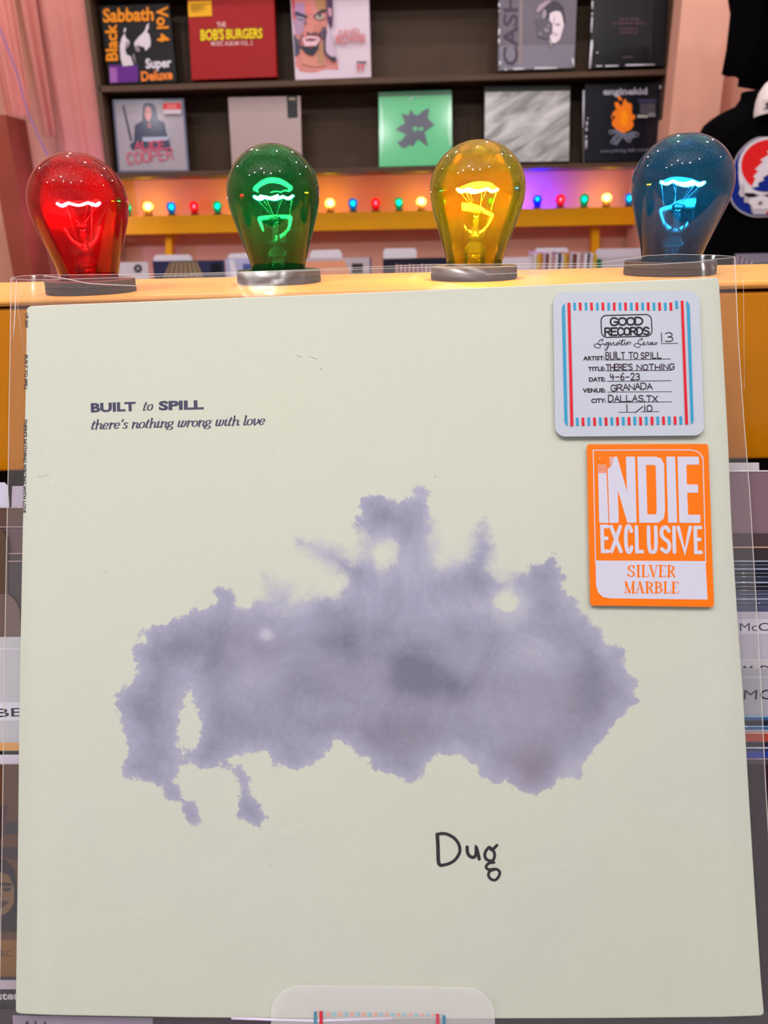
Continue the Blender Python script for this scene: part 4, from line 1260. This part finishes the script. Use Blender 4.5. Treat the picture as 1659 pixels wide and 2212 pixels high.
def interp(L, t, ax):
    L = sorted(L, key=lambda p: p[ax])
    xs = [p[ax] for p in L]; ys = [p[1 - ax] for p in L]
    return float(np.interp(t, xs, ys))
def sheet(top, off, mat, name, belly):
    NXs, NYs = 48, 60
    v, f = [], []
    for j in range(NYs + 1):
        for i in range(NXs + 1):
            s = i / NXs
            xt = 24 + (1587 - 24) * s
            yt = interp(top, xt, 0)
            t = (j / NYs) ** 1.6
            y = yt + (2212 - yt) * t
            xl, xr = interp(LE, y, 1), interp(RE, y, 1)
            x = xl + (xr - xl) * s
            e = min(s, 1 - s) * 2
            o = off + belly * max(0, 1 - (y - 560) / 90) * math.sin(math.pi * s) if y < 650 else off
            o *= min(1, e * 12 + .15)
            o += .00025 * math.sin(s * 9 + 3 * t) * min(1, e * 8)
            v.append(SL.at(x, y, o if off > 0 else o - .0042 * min(1, e * 12)))
    for j in range(NYs):
        for i in range(NXs):
            q = j * (NXs + 1) + i
            f.append((q, q + NXs + 1, q + NXs + 2, q + 1))
    return mk(name, v, f, mat, bag, smooth=True)
sheet(FT, .0020, FILM, 'front_film', .0008)
sheet(BT, -.0012, BACKF, 'back_film', -.0004)
SEAM = film('film_edge', .45, .15, .2, 40, milkcol=(1, .97, .93, 1))
def seam(pts, r, off=0.0, mat=SEAM, name='film_edge'):
    return mk(name, *tube([SL.at(x, y, off) for x, y in pts], r, 6), mat, bag, smooth=True)
seam(LE, .00022); seam(RE, .00022)
seam(FT, .00012, .0020); seam(BT, .00012, -.005)
seam(cat([(95, 596), (130, 600), (165, 607), (190, 612), (218, 614), (260, 616), (300, 618)], 4), .00022, .0024, name='film_crease')
seam(cat([(1050, 593), (1110, 590), (1150, 588), (1210, 584)], 4), .00012, .0024, name='film_crease')
seam([(36, 606), (31, 700), (29, 730)], .00025, .0010, name='film_crease')
seam([(48, 612), (38, 660), (52, 760)], .00008, .0010, name='film_crease')
seam([(1606, 600), (1608, 840)], .00006, .0010, name='film_crease')
seam([(500, 2200), (600, 2203), (680, 2205), (850, 2200)], .00055, .0028, solid((215, 205, 235), .12, coat=1), 'bottom_fold')  # pale tube paints the highlight along the bag's bottom crease

def rrect(q, r, n=7):
    """rounded rectangle through four corners TL TR BR BL (view pixels)"""
    out = []
    for i in range(4):
        p, a_, b_ = np.array(q[i], float), np.array(q[i - 1], float), np.array(q[(i + 1) % 4], float)
        u = (a_ - p) / np.linalg.norm(a_ - p); w = (b_ - p) / np.linalg.norm(b_ - p)
        for k in range(n + 1):
            th = math.pi / 2 * k / n
            out.append(tuple(p + u * r * (1 - math.sin(th)) + w * r * (1 - math.cos(th))))
    return out
VW = (1180, 600, .3345)
def label_card(name, quad, r, col, lab, off=.0027):
    pts = rrect(quad, r)
    fr = [SL.at(VW[0] + x * VW[2], VW[1] + y * VW[2], off) for x, y in pts]
    bk = [p - NS * .0004 for p in fr]
    n = len(fr)
    o = mk(name, fr + bk, [tuple(range(n))[::-1], tuple(range(n, 2 * n))] + [(i, (i + 1) % n, n + (i + 1) % n, n + i) for i in range(n)], solid(col, .45), bag)
    o['label'] = lab
    return o
s1 = label_card('sticker', [(44, 94), (988, 84), (1022, 1018), (58, 1026)], 66, (188, 197, 213), 'white rounded sticker with red and blue stripes and handwriting')
a = Art(SL, .00276, .00001, VW)
BL_, RD = (44, 154, 200), (214, 22, 44)
for k in range(9):
    x = 174 + k * 73.2
    a.poly([(x, 161), (x + 17, 160), (x + 19, 211), (x + 2, 211)], BL_)
for k in range(9):
    x = 210 + k * 73.2
    a.poly([(x, 160), (x + 17, 159), (x + 19, 211), (x + 2, 211)], RD)
x = 832
a.poly([(832, 148), (849, 148), (852, 199), (835, 199)], BL_)
for k in range(10):
    x = 191 + k * 74.3
    a.poly([(x, 903 - k), (x + 17, 903 - k), (x + 19, 955 - k), (x + 2, 956 - k)], BL_)
for k in range(9):
    x = 228 + k * 74.3
    a.poly([(x, 903 - k), (x + 17, 903 - k), (x + 19, 955 - k), (x + 2, 956 - k)], RD)
a.poly([(137, 162), (155, 161), (175, 957), (156, 957)], RD); a.poly([(869, 148), (886, 147), (916, 946), (898, 947)], RD)
a.poly([(119, 165), (107, 178), (101, 200), (118, 925), (126, 945), (138, 955), (137, 920), (120, 200)], BL_)
a.poly([(904, 148), (917, 158), (926, 180), (951, 915), (947, 935), (935, 943), (934, 915), (908, 200)], BL_)
a.build('stripe_border', s1, .45)
a = Art(SL, .00278, .00001, VW)
K0 = (22, 24, 30)
rr = rrect([(352, 244), (678, 236), (684, 376), (358, 386)], 36)
a.stroke(rr + rr[:1], 7, K0)
a.hand('GOOD', (416, 307), (622, 302), 46, 11, K0, gap=.14)
a.hand('RECORDS', (380, 372), (664, 366), 46, 11, K0, gap=.18)
for s, x0, y0, x1, y1 in (('ARTIST:', 238, 533, 377, 531), ('TITLE:', 270, 602, 381, 600), ('DATE:', 276, 670, 381, 668), ('VENUE:', 235, 741, 383, 739), ('CITY:', 290, 807, 385, 805)):
    a.type(s, (x0, y0), (x1, y1), 27, K0, bold=.035)
for x0, y0, x1, y1 in ((384, 531, 802, 524), (388, 601, 808, 597), (392, 668, 806, 664), (396, 738, 810, 735), (398, 805, 812, 801), (468, 868, 578, 868), (613, 865, 728, 864), (740, 424, 850, 423)):
    a.stroke([(x0, y0), (x1, y1)], 3.2, K0)
# flowing script line
a.stroke([(358, 412), (368, 400), (360, 396), (342, 408), (335, 425), (350, 438), (345, 452), (322, 450), (308, 437), (325, 426), (355, 430), (372, 425), (376, 436), (388, 420), (396, 416), (385, 428), (392, 436), (404, 416), (398, 452), (386, 470), (380, 462), (402, 440), (416, 420), (420, 436), (436, 416), (438, 434), (452, 430), (462, 416), (452, 428), (462, 434), (470, 416), (478, 430), (494, 398), (486, 432), (500, 430), (506, 416), (512, 434), (522, 416), (526, 432), (532, 414), (546, 418), (540, 430)], 4, K0, smooth=True)
a.stroke([(470, 408), (512, 402)], 3, K0)
a.stroke([(612, 404), (622, 394), (612, 392), (596, 406), (594, 422), (608, 434), (600, 448), (580, 446), (566, 434), (584, 424), (620, 430), (636, 420), (628, 416), (626, 432), (644, 432), (654, 414), (660, 418), (658, 432), (668, 430), (674, 416), (676, 432), (690, 420), (684, 416), (682, 430), (698, 428), (708, 416), (716, 424), (706, 432), (700, 430)], 4, K0, smooth=True)
INK = (52, 30, 48)
a.hand('13', (742, 414), (820, 410), 58, 5.5, INK, gap=.35)
a.hand('BUILT', (386, 527), (508, 521), 44, 6, INK, gap=.35, jit=.06)
a.hand('TO', (534, 522), (592, 520), 38, 6, INK, gap=.2, jit=.05)
a.hand('SPILL', (612, 520), (742, 516), 38, 6, INK, gap=.4, jit=.06)
a.hand("THERE'S", (388, 598), (556, 594), 36, 6, INK, gap=.22, jit=.07)
a.hand('NOTHING', (586, 594), (828, 592), 34, 6, INK, gap=.3, jit=.07)
a.hand('4-6-23', (414, 662), (604, 656), 42, 6, INK, gap=.3, jit=.05)
a.hand('GRANADA', (420, 734), (686, 716), 38, 6, INK, gap=.15, jit=.06)
a.hand('DALLAS,TX', (402, 800), (718, 798), 38, 6, INK, gap=.25, jit=.06)
a.hand('1', (508, 862), (534, 862), 44, 6, INK); a.hand('/', (588, 866), (612, 864), 28, 6, INK); a.hand('10', (634, 864), (684, 862), 40, 6, INK)
a.build('lettering', s1, .45)
ORG = (244, 118, 6)
s2 = label_card('sticker', [(262, 1075), (1046, 1073), (1084, 2126), (284, 2116)], 20, ORG, 'orange sticker with tall white block lettering')
a = Art(SL, .00276, .00001, VW)
WHT = (204, 206, 226)
a.stroke([(318, 1840), (303, 1114), (600, 1112), (935, 1112)] , 6, WHT)
a.stroke([(935, 1112), (985, 1128), (1008, 1165), (1013, 1210), (1030, 1840)], 6, WHT, smooth=True)
a.poly([(318, 1826), (1028, 1830), (1042, 2078), (410, 2070), (368, 2062), (336, 2035), (322, 1990)], WHT)
a.poly([(335, 1262), (389, 1260), (402, 1580), (398, 1584), (345, 1582), (342, 1578)], WHT)
for k in range(5):
    a.stroke([(334, 1255 - k * 11), (388, 1254 - k * 11)], 3.4, WHT)
for k in range(5):
    a.stroke([(388, 1240 - k * 16 + 10), (388 - 0, 1240 - k * 16 + 10)], 3, WHT)
    a.stroke([(405 + k * 0, 1232 - k * 15), (418 + (4 - k) * 1, 1222 - k * 13), (430 - k * 5, 1196 - k * 9), (433 - k * 6, 1158)], 3, WHT, smooth=True)
a.poly([(335, 1158), (368, 1158), (372, 1180), (362, 1200), (338, 1210)], ORG)
a.blob(346, 1166, 4, 4, WHT, n=8)
a.poly([(396, 1232), (414, 1224), (430, 1200), (438, 1156), (458, 1155), (521, 1380), (514, 1160), (518, 1155), (568, 1155), (573, 1160), (583, 1578), (579, 1582), (524, 1582), (462, 1372), (468, 1578), (464, 1582), (412, 1584), (408, 1580)], WHT)
a.stroke([(616, 1182), (700, 1182), (722, 1188), (734, 1210), (740, 1500), (734, 1540), (715, 1555), (627, 1555), (616, 1182)], 54, WHT)
a.poly([(775, 1158), (779, 1155), (828, 1155), (832, 1158), (845, 1578), (841, 1582), (791, 1582), (787, 1578)], WHT)
a.poly([(848, 1158), (852, 1155), (980, 1155), (985, 1159), (987, 1203), (983, 1207), (905, 1207), (908, 1335), (976, 1335), (980, 1339), (981, 1384), (977, 1388), (910, 1388), (916, 1530), (991, 1530), (995, 1534), (996, 1579), (992, 1583), (862, 1582), (859, 1578)], WHT)
a.poly([(642, 1212), (642, 1208), (690, 1208), (706, 1222), (712, 1500), (704, 1526), (655, 1528)], ORG) if False else None
xs_ = {'E': (356, 392), 'X': (414, 474), 'C': (508, 546), 'L': (578, 612), 'U': (656, 702), 'S': (736, 790), 'I': (812, 828), 'V': (848, 926), 'e': (958, 992)}
for c, (x0, x1) in xs_.items():
    C_ = c.upper()
    yb = 1772 + (x0 - 350) * .012
    for st in SF[C_]:
        sm, pts = parse(st)
        if C_ == 'I': pts = [(.5, 0), (.5, 1)]
        pts = [(x0 + 4 + x * (x1 - x0) + (1 - y) * 4, yb - 6 - y * 160) for x, y in pts]
        a.stroke(pts, 24, WHT, smooth=(sm == '~'))
a.up()
a.book('SILVER', (522, 1930), (836, 1930), 72, 13, 4, ORG)
a.book('MARBLE', (502, 2034), (860, 2036), 70, 13, 4, ORG)
a.build('lettering', s2, .45)
# reflection of a striped sticker, built as a half see-through sheet
nt = NT('reflected_label')
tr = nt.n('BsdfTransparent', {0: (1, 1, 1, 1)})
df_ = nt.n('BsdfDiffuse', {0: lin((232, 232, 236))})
REFL = nt.fin(nt.n('MixShader', {0: .45, 1: tr, 2: df_}))
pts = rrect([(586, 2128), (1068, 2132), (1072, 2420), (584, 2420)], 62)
s3_ = mk('sticker', [SL.at(x, y, .0032) for x, y in pts], [tuple(range(len(pts)))[::-1]], REFL, bag)
s3_['label'] = 'faint see-through reflection of a white sticker at the bottom edge'
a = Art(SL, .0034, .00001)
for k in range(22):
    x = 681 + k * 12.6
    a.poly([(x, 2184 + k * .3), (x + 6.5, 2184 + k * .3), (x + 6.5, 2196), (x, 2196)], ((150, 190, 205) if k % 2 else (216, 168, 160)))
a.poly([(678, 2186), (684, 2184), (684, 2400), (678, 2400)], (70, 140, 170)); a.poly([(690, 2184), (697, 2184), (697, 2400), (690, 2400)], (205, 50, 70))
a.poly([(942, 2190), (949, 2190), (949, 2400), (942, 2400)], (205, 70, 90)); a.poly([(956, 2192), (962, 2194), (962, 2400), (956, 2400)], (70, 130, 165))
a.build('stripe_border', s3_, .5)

# ================================================================ near bin: cards and sleeves seen either side
nb = empty('record_bin', (0, .36, CZ - .72), 'near bin holding the divider cards and records under the yellow rail', 'bin')
mk('bin_back', *boxv((-.60, .400, CZ - .72), (.60, .415, CZ - .125)), solid((28, 22, 22), .8), nb)
mk('bin_floor', *boxv((-.60, .0, CZ - .72), (.60, .400, CZ - .70)), solid((90, 60, 40), .7), nb)
def near(name, cat_, lab, xa, xb, ya, yb, off, col, rough=.45, coat=.0, thick=.0004, length=330, shape=None, group=None, coat_edge=None, art=None, mat=None, top=None):
    pl = Plane(BLs - NS * off, NS)
    def at(x, y): return pl.at(x, y)
    base = pl.at((xa + xb) / 2, ya)
    t = empty(name, pl.at((xa + xb) / 2, ya + length), lab, cat_, group)
    down = (pl.at(829, 2000) - pl.at(829, 1400)).normalized()
    if shape:
        topn = [pl.at(*p) for p in shape]
        pts = topn + [topn[-1] + down * .14, topn[0] + down * .14]
        n = len(pts)
        fr = pts; bk = [p - NS * thick for p in pts]
        v = fr + bk
        f = [tuple(range(n))[::-1], tuple(range(n, 2 * n))] + [(i, (i + 1) % n, n + (i + 1) % n, n + i) for i in range(n)]
    else:
        A, B = pl.at(xa, ya), pl.at(xb, yb)
        v, f = slab([A, B, B + down * .14, A + down * .14], NS, thick)
    mk('card' if cat_ == 'divider' else 'jacket', v, f, mat or solid(col, rough, coat=coat), t, bevel=.0002)
    if top:
        m = MB()
        P1, P2 = pl.at(xa, ya), pl.at(xb, yb)
        if shape: P1, P2 = pl.at(*shape[0]), pl.at(*shape[-1])
        m.add(tube([P1 + NS * .0001, P2 + NS * .0001], thick * .6 + .0002, 6))
        mk('edge', m.v, m.f, solid(top, .15, coat=1.0), t, smooth=True)
    if art:
        a = Art(pl, .00008, .00003)
        art(a)
        a.build('lettering' if cat_ == 'divider' else 'printed_cover', t, .45)
    return t
D_ = 'divider_card'
# left side
near(D_, 'divider', 'lilac white divider card at the far left under the rail', -200, 17, 1042, 1042, .0300, (196, 196, 218), shape=[(-200, 1040), (10, 1042), (17, 1050), (20, 1090)])
near(D_, 'divider', 'lilac white card just left of the cream sleeve under the rail', 26, 200, 1050, 1048, .0290, (178, 168, 190))
near('record', 'record', 'brown record in film, rearmost in the left bin', -200, 200, 1099, 1097, .0275, (88, 66, 58), .35, .12, top=(130, 105, 100), group='dark records in the near left bin')
near('record', 'record', 'dark mauve record below the brown one in the left bin', -200, 200, 1141, 1137, .0260, (92, 70, 74), .35, .12, top=(150, 128, 130), group='dark records in the near left bin')
near('record', 'record', 'dark record with a doubled top edge in the left bin', -200, 200, 1198, 1195, .0250, (64, 50, 52), .35, .12, top=(150, 128, 130), group='dark records in the near left bin')
near('record', 'record', 'dark record standing in front of the doubled edge in the left bin', -200, 200, 1214, 1212, .0242, (60, 48, 52), .35, .12, top=(150, 128, 130), group='dark records in the near left bin')
near(D_, 'divider', 'dark brown round-shouldered divider at the left edge, upper of two', -200, 16, 1142, 1142, .0236, (84, 62, 50), shape=[(-200, 1136), (-10, 1138), (3, 1143), (11, 1154), (16, 1170), (18, 1300)])
near(D_, 'divider', 'dark round-shouldered divider at the left edge, lower of two', -200, 44, 1284, 1284, .0225, (104, 84, 80), shape=[(-200, 1280), (16, 1284), (28, 1292), (36, 1303), (43, 1320), (46, 1400)], top=None)
near(D_, 'divider', 'pale grey divider card with the letter E beside the cream sleeve', -200, 200, 1377, 1375, .0205, (182, 184, 192), art=lambda a: (a.rect(-200, 1401, 200, 1403, (214, 214, 224)), a.rect(-200, 1517, 200, 1557, (206, 206, 222)), a.type('BE', (-8, 1549), (48, 1547), 19, (24, 26, 34), bold=.01)))
near('record', 'record', 'tan kraft coloured record edge below the pale divider', -200, 200, 1605, 1604, .0185, (206, 150, 84), .7)
near('record', 'record', 'black record edge below the tan one', -200, 200, 1623, 1621, .0175, (24, 20, 26), .3)
near('record', 'record', 'white topped record edge above the brown portrait cover', -200, 200, 1631, 1630, .0165, (200, 194, 212), .3, .4)
def portrait(a):
    a.rect(-200, 1655, 60, 2110, (84, 54, 36))
    a.poly([(-60, 1740), (18, 1740), (0, 1820), (-60, 1850)], (58, 36, 46))
    a.poly([(12, 1775), (60, 1768), (60, 1800), (6, 1802)], (50, 42, 50))
    a.poly([(0, 1830), (60, 1828), (60, 1865), (0, 1850)], (52, 40, 48))
    a.poly([(-80, 1860), (10, 1855), (32, 1880), (38, 1940), (34, 2000), (-80, 2010)], (34, 26, 32))
    a.poly([(-70, 1890), (-10, 1880), (18, 1890), (31, 1915), (30, 1950), (22, 1965), (0, 1985), (-70, 1990)], (112, 84, 60))
    a.poly([(-40, 1912), (-5, 1905), (24, 1908), (28, 1914), (0, 1914), (-40, 1920)], (44, 30, 34))
    a.blob(15, 1921, 9, 5, (50, 38, 42)); a.blob(-28, 1922, 10, 5, (50, 38, 42))
    a.poly([(-8, 1915), (2, 1915), (4, 1936), (-4, 1940), (-14, 1936)], (92, 66, 50))
    a.poly([(-20, 1952), (8, 1945), (20, 1950), (6, 1960), (-16, 1962)], (72, 40, 44))
    a.poly([(-60, 1990), (10, 1975), (60, 2000), (60, 2010), (-60, 2012)], (34, 28, 38))
    a.type('BONNI', (-60, 2019), (34, 2015), 17, (36, 26, 22))
    a.type('RC', (2, 2068), (26, 2066), 15, (40, 30, 22))
    a.poly([(-200, 2030), (60, 2030), (60, 2110), (-200, 2110)], (122, 84, 34)); a.type('RC', (2, 2068), (26, 2066), 15, (60, 42, 26))
near('record', 'record', 'brown record with a dark-haired face at the left edge', -200, 200, 1652, 1650, .0150, (84, 58, 44), .35, .1, art=portrait)
near('record', 'record', 'black record with white letters ending in ster at the lower left', -200, 200, 2113, 2111, .0100, (26, 22, 28), .35, .1,
     art=lambda a: (a.rect(-200, 2117, 160, 2137, (176, 162, 176)), a.type('Sister', (-26, 2160), (42, 2158), 17, (180, 172, 182), bold=.03)))
near('record', 'record', 'dark maroon record with a lilac name label below the cream sleeve', -200, 1900, 2180, 2188, .0078, (46, 30, 40), .3, .5,
     art=lambda a: (a.poly([(27, 2193), (330, 2199), (330, 2330), (33, 2330)], (160, 145, 168)), a.type('Abbey', (44, 2238), (150, 2241), 35, (48, 32, 66), bold=.01), a.rect(330, 2196, 700, 2400, (58, 30, 46))))
# right side
near(D_, 'divider', 'off white card right under the rail at the right edge', 1480, 1640, 1000, 999, .0300, (196, 190, 196))
near(D_, 'divider', 'mauve plastic divider card below the rail at the right edge', 1480, 1900, 1019, 1016, .0285, (128, 100, 112), .25, .4, top=(225, 215, 225))
near('record', 'record', 'dark brown record edge below the mauve divider', 1480, 1900, 1152, 1151, .0268, (72, 54, 60), .35, .12, group='record edges in the near right bin')
near('record', 'record', 'record with a tan shiny edge below the mauve divider', 1480, 1900, 1183, 1182, .0258, (52, 40, 46), .35, .12, top=(190, 150, 130), group='record edges in the near right bin')
yy = 1213
for k in range(11):
    near('record', 'record', 'thin black record edge in clear wrap in the right bin', 1480, 1900, yy, yy - 1, .0250 - k * .0006, ((16, 15, 22), (40, 42, 62), (12, 12, 16))[k % 3] if k < 7 else (74, 78, 108), .3, .2,
         group='thin black record edges in the near right bin', top=((150, 158, 190) if k in (0, 2, 5, 9) else (72, 78, 104)))
    yy += (8, 9, 9, 8, 12, 9, 9, 8, 10, 9, 12)[k]
near(D_, 'divider', 'pale lilac divider card lettered McC at the right edge', 1480, 1900, 1322, 1321, .0172, (178, 174, 190), art=lambda a: (a.rect(1480, 1337, 1900, 1370, (198, 195, 212)), a.type('McCARTNEY', (1598, 1363), (1790, 1361), 18, (40, 42, 60))))
near(D_, 'divider', 'pale divider card with half hidden letters at the right edge', 1480, 1900, 1424, 1423, .0158, (186, 184, 192), art=lambda a: a.type('McDONALD', (1606, 1455), (1770, 1454), 18, (40, 40, 50)))
near(D_, 'divider', 'grey divider card lettered MC at the right edge', 1480, 1900, 1444, 1443, .0145, (160, 160, 170), art=lambda a: (a.rect(1480, 1462, 1900, 1464, (190, 190, 198)), a.type('MC5', (1606, 1511), (1690, 1510), 22, (38, 40, 54), slant=.1)), length=200)
for (y, c, tp, lab) in ((1549, (40, 88, 140), (90, 150, 200), 'blue edged record below the MC divider'), (1556, (20, 24, 40), None, 'dark navy record edge below the MC divider'), (1570, (50, 90, 140), (90, 140, 190), 'second blue edged record below the MC divider'),
                        (1577, (150, 150, 165), None, 'silvery record edge above the orange red one'), (1585, (168, 66, 46), (200, 110, 90), 'orange red record edge at the right'), (1603, (24, 24, 46), None, 'black record edge under the orange red one'),
                        (1616, (30, 40, 84), (170, 175, 200), 'navy record with a bright top edge at the right'), (1624, (24, 52, 150), None, 'vivid blue record edge at the right'), (1640, (70, 54, 70), (120, 100, 120), 'mauve record edge under the vivid blue one')):
    near('record', 'record', lab, 1480, 1900, y, y - 1, .0136 - (y - 1549) * .00005, c, .3, .2, top=tp)
near('record', 'record', 'dark purplish record cover in creased film at the lower right', 1480, 1900, 1652, 1651, .0082, (58, 42, 52), .2, .8, mat=solid((40, 22, 34), .5, spec=.1, var=.4, scale=25, bump=.3, stretch=(3, 1, .5)))

# added violet light with no bulb of its own, tints the pink fabric lilac
lamp('bulb_or_added_light', PY(150, 455, 3.55), 2.2, (.5, .3, 1), .01)
